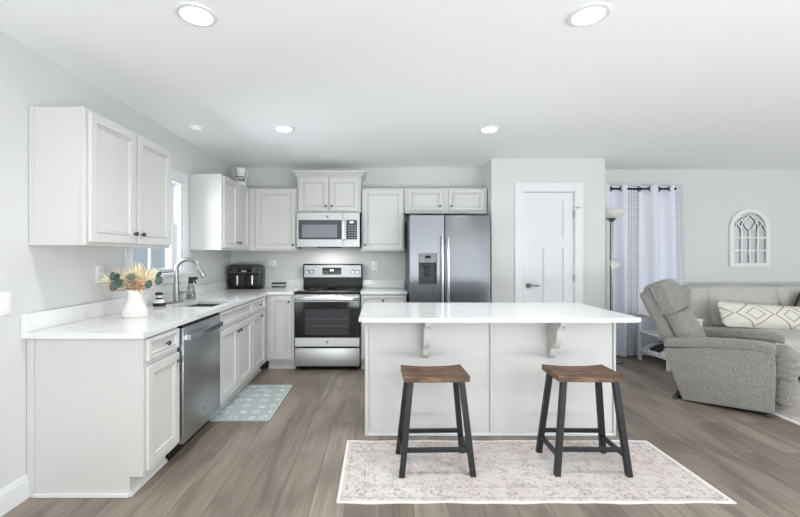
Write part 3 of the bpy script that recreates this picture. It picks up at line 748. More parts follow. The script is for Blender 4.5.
def kitchen_range():
    x0, w = -0.979, 0.760
    r = thing('range', 'stainless steel electric range with a black glass cooktop', 'stove', (x0, 4.63, 0))
    D = 0.615
    MB().box(0.003, w - 0.003, 0.03, D, 0.06, 0.893).build('body', 'soft_black', r, False)
    k = MB()
    for fx in (0.05, w - 0.05):
        for fy in (0.09, D - 0.06): k.cyl((fx, fy, 0.0005), (fx, fy, 0.062), 0.016, n=12)
    k.build('feet', 'black_plastic', r)
    ct = MB().box(0.0, w, -0.012, D - 0.03, 0.893, 0.917, 0.006, 2).build('cooktop', 'black_glass', r)
    for bx, by, br in ((0.20, 0.15, 0.105), (0.56, 0.15, 0.085), (0.20, 0.43, 0.08), (0.56, 0.43, 0.105)):
        MB().lathe([(br - 0.003, 0.9172), (br, 0.9174), (br + 0.003, 0.9172)], (bx, by, 0), 40, cap=False).build('burner_ring', 'dark_grey', ct)
    # oven door
    d = MB(); d.slab([0.006, 0.05, w - 0.05, w - 0.006], [0.282, 0.385, 0.79, 0.882], lambda i, j: not (i == 1 and j == 1), -0.012, 0.03, xz)
    door = MB().box(0.006, w - 0.006, -0.010, 0.03, 0.282, 0.884, 0.004).build('oven_door', 'steel', r)
    d.bm.free()
    MB().box(0.004, w - 0.004, -0.016, -0.0095, 0.385, 0.800, 0.003).build('door_glass', 'black_glass', door)
    MB().box(0.125, w - 0.125, -0.0175, -0.0158, 0.42, 0.715, 0.0005).build('oven_window', 'oven_glass', door)
    rk = MB()
    for z in (0.52, 0.60): rk.box(0.135, w - 0.135, -0.0180, -0.0174, z, z + 0.003)
    rk.build('oven_rack_line', 'grey_plastic', door, False)
    h = MB(); h.rbox((w / 2, -0.060, 0.843), (w - 0.02, 0.028, 0.062), 0.013, n=8)
    for x in (0.045, w - 0.045): h.box(x - 0.015, x + 0.015, -0.052, -0.009, 0.828, 0.858, 0.003)
    h.build('handle', 'handle_steel', door)
    l = MB(); disc_logo(l, w / 2, -0.0102, 0.335, 0.017); e_ = l.build('emblem', 'grey_plastic', door)
    l = MB(); l.lathe([(0.0125, -0.0122), (0.0140, -0.0124), (0.0155, -0.0122)], (w / 2, 0, 0.335), 24, 'y', cap=False); l.build('emblem_ring', 'white_plastic', e_)
    # drawer
    dw = MB().box(0.006, w - 0.006, -0.008, 0.03, 0.055, 0.262, 0.005, 2).build('warming_drawer', 'steel', r)
    MB().prism([(0.1, 0.262), (0.2, 0.254), (w - 0.2, 0.254), (w - 0.1, 0.262), (w - 0.1, 0.270), (0.1, 0.270)], -0.002, 0.02, 'y').build('finger_grip', 'black_plastic', dw, False)
    # back guard
    bgd = MB(); bgd.box(0.0, w, D - 0.055, D, 0.893, 1.055); bgd.prism([(D - 0.072, 1.042), (D - 0.05, 1.215), (D - 0.04, 1.225), (D, 1.225), (D, 1.042)], -0.004, w + 0.004, 'x', 0.006)
    bgo = bgd.build('backguard', 'black_plastic', r)
    sl = (0.022) / 0.173
    fy = lambda z: D - 0.072 + (z - 1.042) * sl
    def face(x_0, x_1, z_0, z_1, off, th=0.003):
        mm = MB(); A = []
        for z in (z_0, z_1):
            for o_ in (off, off - th): A.append((fy(z) - o_, z))
        mm.prism([A[0], A[2], A[3], A[1]] if False else [(fy(z_0) - off, z_0), (fy(z_1) - off, z_1), (fy(z_1) - off + th, z_1), (fy(z_0) - off + th, z_0)], x_0, x_1, 'x'); return mm
    face(0.012, w - 0.012, 1.055, 1.208, 0.004, 0.004).build('control_panel', 'micro_steel', bgo, False)
    sc = face(0.245, 0.49, 1.088, 1.178, 0.0065, 0.003).build('display', 'black_glass', bgo, False)
    mm = face(0.345, 0.39, 1.135, 1.155, 0.0072, 0.001); mm.build('digits', 'display_glow', sc, False)
    mm = MB()
    for rr in range(2):
        for cc in range(6):
            x = 0.262 + cc * 0.038; z = 1.103 + rr * 0.018
            mm.box(x, x + 0.018, fy(z) - 0.0076, fy(z) - 0.006, z, z + 0.005)
    mm.build('key', 'mid_grey', sc, False)
    for x in (0.055, 0.115, w - 0.115, w - 0.055):
        z = 1.125; y = fy(z) - 0.004
        q = MB().lathe([(0.002, y - 0.024), (0.018, y - 0.024), (0.020, y - 0.006), (0.0205, y), (0.002, y)], (x, 0, z), 24, 'y'); q.box(x - 0.004, x + 0.004, y - 0.031, y - 0.022, z - 0.018, z + 0.018, 0.002)
        kn = q.build('control_knob', 'handle_steel', bgo)
        MB().lathe([(0.002, y - 0.003), (0.028, y - 0.003), (0.028, y + 0.001), (0.002, y + 0.001)], (x, 0, z), 24, 'y').build('dial_ring', 'dark_grey', kn)
    v = MB().box(0.33, 0.43, D - 0.090, D - 0.054, 0.9175, 0.955, 0.006); v.build('oven_vent', 'black_plastic', bgo)
kitchen_range()

def microwave():
    x0, w, z0, h = -0.998, 0.762, 1.442, 0.412
    m = thing('microwave', 'stainless steel microwave mounted over the range', 'microwave', (x0, 4.855, z0))
    MB().box(0, w, 0.03, 0.40, 0, h, 0.002).build('body', 'dark_grey', m, False)
    f = MB(); f.slab([0.0, 0.02, 0.545, 0.60, w - 0.03, w], [0.0, 0.088, 0.325, h], lambda i, j: not (j == 1 and i in (1, 3)), 0.0, 0.03, xz)
    fr = f.build('front_frame', 'micro_steel', m, False)
    MB().box(0.02, 0.545, 0.004, 0.03, 0.088, 0.325).build('door_glass', 'micro_glass', fr, False)
    MB().box(0.06, 0.49, 0.002, 0.0045, 0.112, 0.268, 0.0008).build('window', 'micro_window', fr, False)
    cp = MB().box(0.60, w - 0.03, 0.003, 0.03, 0.088, 0.325).build('control_panel', 'micro_glass', fr, False)
    MB().box(0.645, 0.685, 0.0018, 0.0034, 0.288, 0.306).build('display', 'display_glow', cp, False)
    k = MB()
    for rr in range(6):
        for cc in range(3): k.box(0.628 + cc * 0.034, 0.648 + cc * 0.034, 0.0016, 0.0034, 0.108 + rr * 0.028, 0.116 + rr * 0.028)
    k.build('keypad', 'mid_grey', cp, False)
    hd = MB(); hd.rbox((0.572, -0.030, 0.205), (0.030, 0.022, 0.262), 0.010, n=8)
    for z in (0.10, 0.31): hd.box(0.562, 0.582, -0.024, 0.002, z - 0.012, z + 0.012, 0.002)
    hd.build('handle', 'handle_steel', fr)
    MB().box(0.556, 0.562, -0.001, 0.003, 0.002, h - 0.002).build('door_gap', 'dark_grey', fr, False)
    l = MB(); disc_logo(l, 0.37, -0.0002, 0.365, 0.016); l.build('emblem', 'grey_plastic', fr)
    MB().box(0.24, 0.53, 0.05, 0.22, -0.012, 0.0, 0.003).build('vent_grille', 'soft_black', m, False)
    l = bpy.data.lights.new('cooktop_lamp', 'AREA'); l.shape = 'RECTANGLE'; l.size = 0.30; l.size_y = 0.06; l.energy = 1.7; l.color = (1, 0.985, 0.96)
    o = bpy.data.objects.new('cooktop_lamp', l); COL.objects.link(o); o.parent = m; o.location = (w / 2, 0.13, -0.02)
    MB().box(0.01, 0.05, 0.01, 0.05, -0.022, -0.0005, 0.004).build('corner_bracket', 'dark_grey', m, False)
microwave()

def refrigerator():
    x0, w = 0.342, 0.909
    f = thing('refrigerator', 'stainless steel side by side refrigerator with a water dispenser', 'refrigerator', (x0, 4.47, 0))
    H = 1.785
    MB().box(0.004, w - 0.004, 0.075, 0.77, 0.02, H - 0.012, 0.004).build('cabinet', 'dark_grey', f, False)
    MB().box(0.02, w - 0.02, 0.06, 0.075, 0.001, 0.09).build('toe_grille', 'soft_black', f, False)
    gap = 0.391
    z0, z1 = 0.10, H
    lx0, lx1 = 0.003, gap - 0.005
    hx0, hx1, hz0, hz1 = 0.100, 0.306, 1.012, 1.363
    m = MB().slab([lx0, hx0, hx1, lx1], [z0, hz0, 1.255, hz1, z1], lambda i, j: not (i == 1 and j in (1,)), 0.0, 0.07, xz)
    es = [e for e in m.bm.edges if len(e.link_faces) == 2 and e.calc_face_angle(0) > 1 and (abs(e.verts[0].co.y) < 1e-4 and abs(e.verts[1].co.y) < 1e-4)]
    bmesh.ops.bevel(m.bm, geom=es, offset=0.008, segments=3, affect='EDGES')
    ld = m.build('freezer_door', 'fridge_steel', f)
    m = MB().box(gap + 0.005, w - 0.003, 0.0, 0.07, z0, z1, 0.008, 3); rd = m.build('refrigerator_door', 'fridge_steel', f)
    # dispenser
    ds = MB().box(hx0 - 0.003, hx1 + 0.003, -0.006, 0.004, 1.252, hz1, 0.003).build('dispenser_panel', 'grey_plastic', ld, False)
    MB().box(0.172, 0.235, -0.0075, -0.005, 1.305, 1.335).build('display', 'black_glass', ds, False)
    k = MB()
    for x in (0.125, 0.15, 0.255, 0.28):
        for z in (1.275, 1.30): k.box(x - 0.006, x + 0.006, -0.0072, -0.005, z - 0.004, z + 0.004)
    k.build('button', 'mid_grey', ds, False)
    k = MB()
    k.box(hx0 + 0.001, hx1 - 0.001, 0.058, 0.069, hz0 + 0.001, 1.254); k.box(hx0 + 0.001, hx0 + 0.008, 0.001, 0.058, hz0 + 0.001, 1.254); k.box(hx1 - 0.008, hx1 - 0.001, 0.001, 0.058, hz0 + 0.001, 1.254)
    k.box(hx0 + 0.008, hx1 - 0.008, -0.004, 0.058, hz0 + 0.001, hz0 + 0.014)
    al = k.build('dispenser_recess', 'dark_grey', ld, False)
    k = MB(); k.box(0.165, 0.240, 0.02, 0.058, 1.205, 1.253, 0.004); k.prism([(0.18, 1.20), (0.228, 1.20), (0.236, 1.10), (0.172, 1.10)], 0.036, 0.046, 'y'); k.build('paddle', 'soft_black', al, False)
    for par, x in ((ld, gap - 0.030), (rd, gap + 0.034)):
        h = MB(); h.rbox((x, -0.052, 1.08), (0.026, 0.022, 0.94), 0.010, n=8)
        for z in (0.66, 1.50): h.box(x - 0.010, x + 0.010, -0.046, 0.002, z - 0.02, z + 0.02, 0.002)
        h.build('handle', 'handle_steel', par)
    for x in (0.05, w - 0.05): MB().box(x - 0.035, x + 0.035, 0.02, 0.13, H - 0.011, H + 0.010, 0.004).build('hinge_cover', 'dark_grey', f, False)
refrigerator()

def air_fryer():
    t = thing('air_fryer', 'black two basket air fryer on the worktop in the corner', 'air fryer', (-1.675, 5.01, 0.9145), R(4))
    b = MB(); b.rbox((0, 0.10, 0.150), (0.415, 0.20, 0.296), 0.03, n=8); b.build('body', 'black_plastic', t)
    MB().rbox((0, 0.095, 0.292), (0.385, 0.17, 0.03), 0.012, n=6).build('top_cover', 'dark_grey', t)
    cp = MB().rbox((0.0, -0.002, 0.240), (0.395, 0.03, 0.085), 0.008, n=6).build('control_band', 'dark_grey', t)
    MB().rbox((-0.01, -0.0165, 0.243), (0.21, 0.006, 0.062), 0.0025, n=6).build('control_screen', 'black_glass', cp)
    for x in (-0.165, 0.165): MB().lathe([(0.002, -0.030), (0.018, -0.030), (0.020, -0.012), (0.002, -0.012)], (x, 0, 0.243), 20, 'y').build('dial', 'soft_black', cp)
    MB().box(-0.04, 0.02, -0.0202, -0.019, 0.222, 0.229).build('lettering', 'white_plastic', cp, False)
    for x in (-0.09, 0.09):
        k = MB().rbox((x + 0.0, -0.006, 0.105), (0.168, 0.03, 0.175), 0.012, n=6).build('basket', 'soft_black', t)
        h = MB(); h.rbox((x + 0.005, -0.048, 0.115), (0.026, 0.022, 0.125), 0.008, n=6); h.box(x - 0.004, x + 0.014, -0.04, -0.018, 0.07, 0.16); h.build('handle', 'handle_steel', k)
air_fryer()

def little_tray():
    t = thing('countertop_rack', 'small dark two tier rack on the worktop beside the range', 'rack', (-1.245, 4.985, 0.9145))
    MB().rbox((0, 0, 0.075), (0.165, 0.10, 0.026), 0.008, n=6).build('upper_tray', 'dark_grey', t)
    MB().rbox((0, 0, 0.036), (0.165, 0.10, 0.024), 0.008, n=6).build('lower_tray', 'dark_grey', t)
    MB().box(-0.078, 0.078, -0.052, -0.048, 0.048, 0.062).build('rail', 'handle_steel', t, False)
    for x in (-0.065, 0.065):
        for y in (-0.035, 0.035): MB().cyl((x, y, 0.0), (x, y, 0.065), 0.007, n=10).build('foot', 'handle_steel', t)
little_tray()

# outlets and switch
def plate(name, label, cat, loc, rz, kind, wide=False):
    t = thing(name, label, cat, loc, rz)
    w, h = (0.118, 0.075) if wide else (0.075, 0.118)
    MB().box(-w / 2, w / 2, -0.006, -0.0005, -h / 2, h / 2, 0.002, 2).build('cover_plate', 'white_plastic', t)
    if kind == 'outlet':
        for s_ in (-1, 1):
            c = (s_ * 0.024, 0) if wide else (0, s_ * 0.024)
            o = MB().rbox((c[0], -0.007, c[1]), (0.032, 0.005, 0.030), 0.002, n=4).build('socket', 'white_plastic', t)
            k = MB()
            for q in (-0.006, 0.006):
                a_, b_ = (c[0], c[1] + q) if wide else (c[0] + q, c[1] + 0.003)
                k.box(a_ - (0.005 if wide else 0.0012), a_ + (0.005 if wide else 0.0012), -0.0102, -0.009, b_ - (0.0012 if wide else 0.005), b_ + (0.0012 if wide else 0.005))
            k.build('slots', 'ink', o, False)
    else:
        MB().box(-0.017, 0.017, -0.010, -0.005, -0.034, 0.034, 0.002).build('rocker', 'white_plastic', t)
plate('wall_outlet', 'white wall outlet on the side wall behind the flowers', 'outlet', (XL, 2.78, 1.205), Q, 'outlet')
plate('wall_outlet', 'sideways white wall outlet above the small dark rack by the range', 'outlet', (-1.405, YB, 1.235), 0, 'outlet', True)
plate('wall_outlet', 'upright white wall outlet between the range and the refrigerator', 'outlet', (-0.06, YB, 1.205), 0, 'outlet')
plate('light_switch', 'white rocker light switch on the side wall near the counter end', 'light switch', (XL, 2.075, 1.085), Q, 'switch')

# ------------------------------------------------------------------ island
IX0, IX1, IY0, IY1 = -0.104, 1.752, 2.96, 3.54
def island():
    t = thing('kitchen_island', 'white panelled kitchen island base behind the two stools', 'kitchen island', (IX0, IY0, 0))
    w = IX1 - IX0; d = IY1 - IY0
    MB().box(0.002, w - 0.002, 0.012, d, 0.001, 0.883).build('carcass', 'island_paint', t, False)
    sx = 0.935
    MB().box(0.032, sx - 0.013, 0.006, 0.012, 0.024, 0.883).build('front_panel', 'island_paint', t, False)
    MB().box(sx + 0.013, w - 0.022, 0.006, 0.012, 0.024, 0.883).build('front_panel', 'island_paint', t, False)
    MB().box(sx - 0.010, sx + 0.010, -0.006, 0.012, 0.03, 0.883, 0.003).build('batten', 'island_paint', t, False)
    MB().box(0.0, 0.028, -0.004, 0.012, 0.001, 0.883, 0.002).build('corner_trim', 'island_paint', t, False)
    MB().box(w - 0.018, w, -0.004, 0.012, 0.001, 0.883, 0.002).build('corner_trim', 'island_paint', t, False)
    MB().box(0.028, w - 0.018, -0.003, 0.012, 0.001, 0.022, 0.002).build('shoe_moulding', 'trim_paint', t, False)
    # corbels under the overhang
    prof = [(0.004, 0.883), (-0.215, 0.883), (-0.215, 0.852)]
    for k in range(1, 9):
        a = k / 8 * PI / 2; prof.append((-0.215 + 0.075 * math.sin(a) * 0.8, 0.852 - 0.075 * (1 - math.cos(a))))
    for k in range(1, 11):
        a = k / 10 * PI / 2; prof.append((-0.155 + 0.105 * (1 - math.cos(a)) , 0.777 - 0.115 * math.sin(a)))
    prof += [(-0.050, 0.620), (-0.046, 0.600), (-0.034, 0.586), (-0.016, 0.582), (0.004, 0.582)]
    for x in (0.421, 1.352):
        MB().prism(prof, x, x + 0.042, 'x', 0.003).build('corbel', 'island_paint', t, angle=50)
    # kitchen side doors (face the range)
    m = MB()
    for a_ in (0.02, 0.48, 0.94, 1.40): m.panel(a_, a_ + 0.43, 0.13, 0.86, 0.0, 0.02)
    m.xform(Matrix.Translation((w, d, 0)) @ Matrix.Rotation(PI, 4, 'Z')); m.build('door', 'island_paint', t, False)
island()
iw = thing('worktop', 'white quartz island worktop overhanging the stool side', 'worktop', (0.82, 3.13, 0.884))
m = MB(); m.box(-0.957, 0.957, 2.69 - 3.13, 3.59 - 3.13, 0.0, 0.029)
es = [e for e in m.bm.edges if abs(e.verts[0].co.z - e.verts[1].co.z) > 0.01]
bmesh.ops.bevel(m.bm, geom=es, offset=0.022, segments=5, affect='EDGES')
es = [e for e in m.bm.edges if abs(e.verts[0].co.z - e.verts[1].co.z) < 1e-5 and e.calc_face_angle(0) > 1]
bmesh.ops.bevel(m.bm, geom=es, offset=0.003, segments=2, affect='EDGES')
m.build('slab', 'quartz', iw, angle=50)

# stools
def stool():
    t = thing('bar_stool', 'backless wood and black metal bar stool on the rug, the one nearer the sink counter', 'stool', (0.348, 2.55, 0.0065), R(1.5), None)
    sw, sd, H, th = 0.400, 0.262, 0.598, 0.036
    m = MB(); nx, ny = 14, 2
    def z(x): return -0.012 * (1 - (2 * x / sw) ** 2)
    top = [[m.v(-sw / 2 + sw * i / nx, -sd / 2 + sd * j / ny, H + z(-sw / 2 + sw * i / nx)) for j in range(ny + 1)] for i in range(nx + 1)]
    bot = [[m.v(-sw / 2 + sw * i / nx, -sd / 2 + sd * j / ny, H - th + 0.2 * z(-sw / 2 + sw * i / nx)) for j in range(ny + 1)] for i in range(nx + 1)]
    for i in range(nx):
        for j in range(ny):
            m.face([top[i][j], top[i + 1][j], top[i + 1][j + 1], top[i][j + 1]]); m.face([bot[i][j], bot[i][j + 1], bot[i + 1][j + 1], bot[i + 1][j]])
        for j in (0, ny): m.face([top[i][j], bot[i][j], bot[i + 1][j], top[i + 1][j]])
    for j in range(ny):
        for i in (0, nx): m.face([top[i][j], top[i][j + 1], bot[i][j + 1], bot[i][j]])
    es = [e for e in m.bm.edges if e.calc_face_angle(0) > 1]
    bmesh.ops.bevel(m.bm, geom=es, offset=0.003, segments=2, affect='EDGES')
    m.build('seat', 'seat_wood', t, angle=50)
    feet = {}
    for sx in (-1, 1):
        for sy in (-1, 1):
            p1 = Vector((sx * 0.157, sy * 0.100, H - th - 0.004)); p0 = Vector((sx * 0.215, sy * 0.145, 0.0))
            feet[sx, sy] = (p0, p1)
            MB().bar(p0, p1, 0.034, 0.034, bev=0.002).build('leg', 'black_metal', t, False)
    at = lambda k, zz: feet[k][0].lerp(feet[k][1], zz / (H - th))
    for sy in (-1, 1): MB().bar(at((-1, sy), 0.155), at((1, sy), 0.155), 0.024, 0.024, bev=0.002).build('stretcher', 'black_metal', t, False)
    for sx in (-1, 1): MB().bar(at((sx, -1), 0.115), at((sx, 1), 0.115), 0.024, 0.024, bev=0.002).build('stretcher', 'black_metal', t, False)
    return t
st = stool()
s2 = copy_tree(st); s2.location = (1.292, 2.555, 0.0065); s2.rotation_euler = (0, 0, R(-1))
s2['label'] = 'backless wood and black metal bar stool on the rug, the one nearer the grey recliner'
for o in (st, s2): o['group'] = 'bar stools at the island'

# rugs and mat
rg1 = thing('runner_rug', 'faded pink and grey runner rug under the two stools', 'rug', (0.846, 2.513, 0))
m = MB(); m.slab([-1.075 + 2.15 * i / 40 for i in range(41)], [-0.3625 + 0.725 * j / 12 for j in range(13)], lambda i, j: True, 0.0008, 0.0062, xy)
for v in m.bm.verts:
    if v.co.y > 0.36 or v.co.y < -0.36:
        v.co.y += 0.004 * math.sin(v.co.x * 9) + 0.003 * math.sin(v.co.x * 23)
m.build('pile', 'runner_rug', rg1, False)
rg2 = thing('area_rug', 'light patterned area rug in front of the sofa', 'rug', (5.02, 3.2, 0))
MB().box(-1.72, 1.72, -1.0, 1.0, 0.0008, 0.009).build('pile', 'living_rug', rg2, False)

def kitchen_mat():
    rnd = random.Random(4)
    t = thing('kitchen_mat', 'sage grey kitchen mat with a white leaf pattern before the sink', 'mat', (-1.128, 3.655, 0))
    hx, hy = 0.245, 0.44
    m = MB(); m.box(-hx, hx, -hy, hy, 0.0008, 0.0105)
    es = [e for e in m.bm.edges if abs(e.verts[0].co.z - e.verts[1].co.z) > 0.005]
    bmesh.ops.bevel(m.bm, geom=es, offset=0.02, segments=4, affect='EDGES'); m.build('pad', 'mat_fabric', t, False)
    b = MB(); e_ = 0.008
    b.slab([-hx + 0.001, -hx + e_, hx - e_, hx - 0.001], [-hy + 0.001, -hy + e_, hy - e_, hy - 0.001], lambda i, j: not (i == 1 and j == 1), 0.0104, 0.0112, xy); b.build('edging', 'mat_print', t, False)
    p = MB()
    def leaf(x, y, a, L, w_):
        ca, sa = math.cos(a), math.sin(a); pts = []
        for k in range(8):
            u = k / 7; pts.append((u * L, w_ * math.sin(u * PI) ** 0.8))
        out = [(u_, v_) for u_, v_ in pts] + [(u_, -v_) for u_, v_ in pts[-2:0:-1]]
        ws = []
        for u_, v_ in out:
            X, Y = x + u_ * ca - v_ * sa, y + u_ * sa + v_ * ca
            if abs(X) > hx - 0.015 or abs(Y) > hy - 0.015: return
            ws.append((X, Y))
        p.face([p.v(X, Y, 0.0109) for X, Y in ws])
    for gy in range(7):
        for gx in range(4):
            x = -hx + 0.075 + gx * 0.12 + rnd.uniform(-.02, .02); y = -hy + 0.07 + gy * 0.125 + rnd.uniform(-.02, .02); a0 = rnd.uniform(0, 2 * PI)
            if (gx + gy) % 2:
                for k in range(6): leaf(x + 0.011 * math.cos(a0 + k * PI / 3), y + 0.011 * math.sin(a0 + k * PI / 3), a0 + k * PI / 3, 0.032, 0.008)
            else:
                for k in range(4):
                    q = (x + math.cos(a0) * k * 0.018, y + math.sin(a0) * k * 0.018)
                    for s_ in (-1, 1): leaf(q[0], q[1], a0 + s_ * 0.8, 0.034, 0.006)
                leaf(x - math.cos(a0) * 0.03, y - math.sin(a0) * 0.03, a0, 0.12, 0.002)
    p.build('pattern', 'mat_print', t, False)
kitchen_mat()

# ------------------------------------------------------------------ living area
def curtain(label, x0, x1, band0, y, group):
    """a grommet panel from x0 to band0 and its dotted trim from band0 to x1"""
    t = thing('curtain', label, 'curtain', (x0, y, 0), 0, group)
    zt, zb = 2.262, 0.015
    def sheet(a, b, nm, mt, lam, amp, ph, flare):
        m = MB(); nx, nz = max(6, int((b - a) / 0.012)), 18
        uvl = m.bm.loops.layers.uv.new('UVMap')
        G = {}
        for i in range(nx + 1):
            for j in range(nz + 1):
                u = i / nx; x = a + (b - a) * u; zz = zb + (zt - zb) * j / nz
                am = amp * (1 + 0.25 * (1 - j / nz)) * max(0.22, min(1.0, (band0 + 0.02 - x) / 0.10))
                xx = x - x0 + (flare * (1 - j / nz)) * (x - x0) / max(0.01, x1 - x0)
                yy = am * math.sin(2 * PI * (x - ph) / lam) + 0.012 * (1 - j / nz) * math.sin(2 * PI * (x - ph) / (lam * 0.47) + 1.0)
                for k, off in ((0, 0.0), (1, 0.004)): G[i, j, k] = (m.v(xx, yy + off, zz), (u, j / nz))
        def f(ks):
            fc = m.face([G[k][0] for k in ks])
            if fc:
                for lp, k in zip(fc.loops, ks): lp[uvl].uv = G[k][1]
        for i in range(nx):
            for j in range(nz):
                for k in (0, 1): f([(i, j, k), (i + 1, j, k), (i + 1, j + 1, k), (i, j + 1, k)])
            for j in (0, nz): f([(i, j, 0), (i + 1, j, 0), (i + 1, j, 1), (i, j, 1)])
        for j in range(nz):
            for i in (0, nx): f([(i, j, 0), (i, j + 1, 0), (i, j + 1, 1), (i, j, 1)])
        return m.build(nm, mt, t)
    lam = 0.26
    flare = 0.05 if x0 > 3 else 0.0
    sheet(x0, band0, 'fabric', 'curtain_fabric', lam, 0.040, x0, flare)
    sheet(band0, x1, 'trim_band', 'curtain_trim', lam, 0.040, x0, flare)
    x = x0 + lam / 4 * 0.0 + 0.01
    k = 0
    while x < band0 - 0.02:
        yy = 0.040 * math.sin(2 * PI * (x - x0) / lam)
        q = MB(); N = 20; pts = [(x - x0 + 0.012 * math.sin(2 * PI * a / N), 0.0 + 0.025 * math.cos(2 * PI * a / N) * 0.9, 2.212 + 0.028 * math.sin(2 * PI * a / N)) for a in range(N + 1)]
        pts = [(x - x0 + 0.024 * math.cos(2 * PI * a / N), yy - 0.006 + 0.008 * math.cos(2 * PI * a / N), 2.212 + 0.030 * math.sin(2 * PI * a / N)) for a in range(N + 1)]
        q.tube(pts, 0.006, 8).build('grommet', 'rod_black', t)
        x += lam / 2; k += 1
YC = 5.262
curtain('pale curtain panel with a dotted trim, partly behind the floor lamp and pantry wall', 2.78, 3.412, 3.268, YC, 'curtains on the black rod')
curtain('pale curtain panel with a dotted trim hanging behind the grey recliner', 3.416, 4.005, 3.885, YC, 'curtains on the black rod')
cr_ = thing('curtain_rod', 'black curtain rod carrying the two pale curtains', 'curtain rod', (3.2, YC, 2.212))
MB().cyl((-0.48, 0.0, 0), (0.68, 0.0, 0), 0.0125, n=16).build('rod', 'rod_black', cr_)
for x in (-0.45, 0.66):
    b = MB(); b.cyl((x, 0.0, -0.004), (x, YL - YC - 0.001, -0.004), 0.007, n=10); b.lathe([(0.004, YL - YC - 0.010), (0.026, YL - YC - 0.010), (0.026, YL - YC - 0.001), (0.004, YL - YC - 0.001)], (x, 0, -0.004), 18, 'y'); b.build('bracket', 'rod_black', cr_)
for x in (-0.49, 0.69): MB().lathe([(0.004, x - 0.018), (0.018, x - 0.014), (0.020, x), (0.018, x + 0.014), (0.004, x + 0.018)], (0, 0, 0), 18, 'x').build('finial', 'rod_black', cr_)

def floor_lamp():
    t = thing('floor_lamp', 'brushed nickel torchiere floor lamp beside the pantry wall', 'floor lamp', (2.935, 5.05, 0))
    MB().lathe([(0.004, 0.0005), (0.135, 0.0005), (0.138, 0.012), (0.12, 0.024), (0.03, 0.034), (0.012, 0.05), (0.004, 0.05)], n=36).build('base', 'lamp_nickel', t)
    MB().cyl((0, 0, 0.045), (0, 0, 1.765), 0.019, n=18).build('pole', 'lamp_nickel', t)
    MB().lathe([(0.0195, 1.755), (0.032, 1.770), (0.055, 1.795), (0.06, 1.80), (0.056, 1.805), (0.004, 1.785)], n=32).build('cup', 'lamp_nickel', t)
    MB().lathe([(0.03, 1.798), (0.062, 1.806), (0.115, 1.838), (0.16, 1.878), (0.175, 1.90), (0.171, 1.90), (0.155, 1.880), (0.11, 1.843), (0.03, 1.804)], n=40, cap=False).build('glass_shade', 'frosted', t)
    a = MB(); a.tube([(0, 0, 1.20), (-0.03, -0.05, 1.25), (-0.06, -0.10, 1.27)], 0.007, 10)
    a_ = a.build('reading_arm', 'lamp_nickel', t)
    m = MB(); m.lathe([(0.02, -0.02), (0.035, 0.01), (0.06, 0.075), (0.057, 0.075), (0.032, 0.012), (0.016, -0.015)], n=24, cap=True)
    m.xform(Matrix.Translation((-0.055, -0.11, 1.265)) @ Matrix.Rotation(R(112), 4, 'X')); m.build('reading_shade', 'frosted', a_)
floor_lamp()

def side_shelf():
    x0, x1, y0, y1, H = 3.325, 3.72, 4.60, 5.14, 0.600
    t = thing('side_table', 'white open side table with two shelves behind the recliner', 'side table', (x0, y0, 0))
    w, d = x1 - x0, y1 - y0
    MB().box(-0.008, w + 0.008, -0.008, d + 0.008, H - 0.020, H, 0.002).build('table_top', 'trim_paint', t, False)
    MB().box(0.034, w - 0.034, 0.034, d - 0.034, H - 0.05, H - 0.0205).build('apron', 'trim_paint', t, False)
    for z, nm in ((0.135, 'shelf'), (0.375, 'shelf')): MB().box(0.003, w - 0.003, 0.003, d - 0.003, z - 0.016, z, 0.0015).build(nm, 'trim_paint', t, False)
    for x in (0, w - 0.034):
        for y in (0, d - 0.034): MB().box(x, x + 0.034, y, y + 0.034, 0.0005, H - 0.0205, 0.002).build('leg', 'trim_paint', t, False)
    return (x0, y0)
sx0, sy0 = side_shelf()

def shoe(label, loc, rz, mt, sole):
    t = thing('shoe', label, 'shoe', loc, rz, 'shoes on the side table shelf')
    def fn(p):
        u = (p.x + 0.135) / 0.27
        s_ = 0.75 + 0.25 * math.sin(PI * min(1, u * 1.1)); return (p.x, p.y * s_, p.z)
    MB().rbox((0, 0, 0.012), (0.27, 0.095, 0.024), 0.011, n=8, fn=fn).build('sole', sole, t)
    def fu(p):
        u = (p.x + 0.13) / 0.26; k = 1.0 if u < 0.35 else max(0.35, 1.0 - (u - 0.35) * 1.1)
        z = (p.z + 0.045) * k - 0.045; s_ = 0.72 + 0.28 * math.sin(PI * min(1, u * 1.1)); return (p.x, p.y * s_, z)
    u = MB().rbox((0, 0, 0.069), (0.26, 0.088, 0.09), 0.03, n=8, fn=fu).build('upper', mt, t)
    MB().lathe([(0.022, 0.108), (0.031, 0.116), (0.022, 0.119)], (-0.075, 0, 0), 18, cap=False).build('collar', 'dark_grey', u)
    k = MB()
    for i in range(4): k.box(-0.012 + i * 0.02, -0.004 + i * 0.02, -0.022, 0.022, 0.093 - i * 0.016, 0.100 - i * 0.016)
    k.build('lace', 'white_plastic', u, False)
fabric('white_shoe', rgb(214, 214, 214), rgb(236, 236, 236), 200)
fabric('black_shoe', rgb(26, 26, 28), rgb(48, 48, 50), 200)
shoe('white sneaker on the low shelf, at the end by the curtain', (3.49, 5.055, 0.1355), R(180), 'white_shoe', 'white_plastic')
shoe('black sneaker on the low shelf, beside the white one by the curtain', (3.49, 4.955, 0.1355), R(182), 'black_shoe', 'white_plastic')
shoe('black sneaker on the low shelf, beside the white one by the recliner', (3.49, 4.86, 0.1355), R(180), 'black_shoe', 'white_plastic')
shoe('white sneaker on the low shelf, at the end by the recliner', (3.49, 4.75, 0.1355), R(178), 'white_shoe', 'white_plastic')

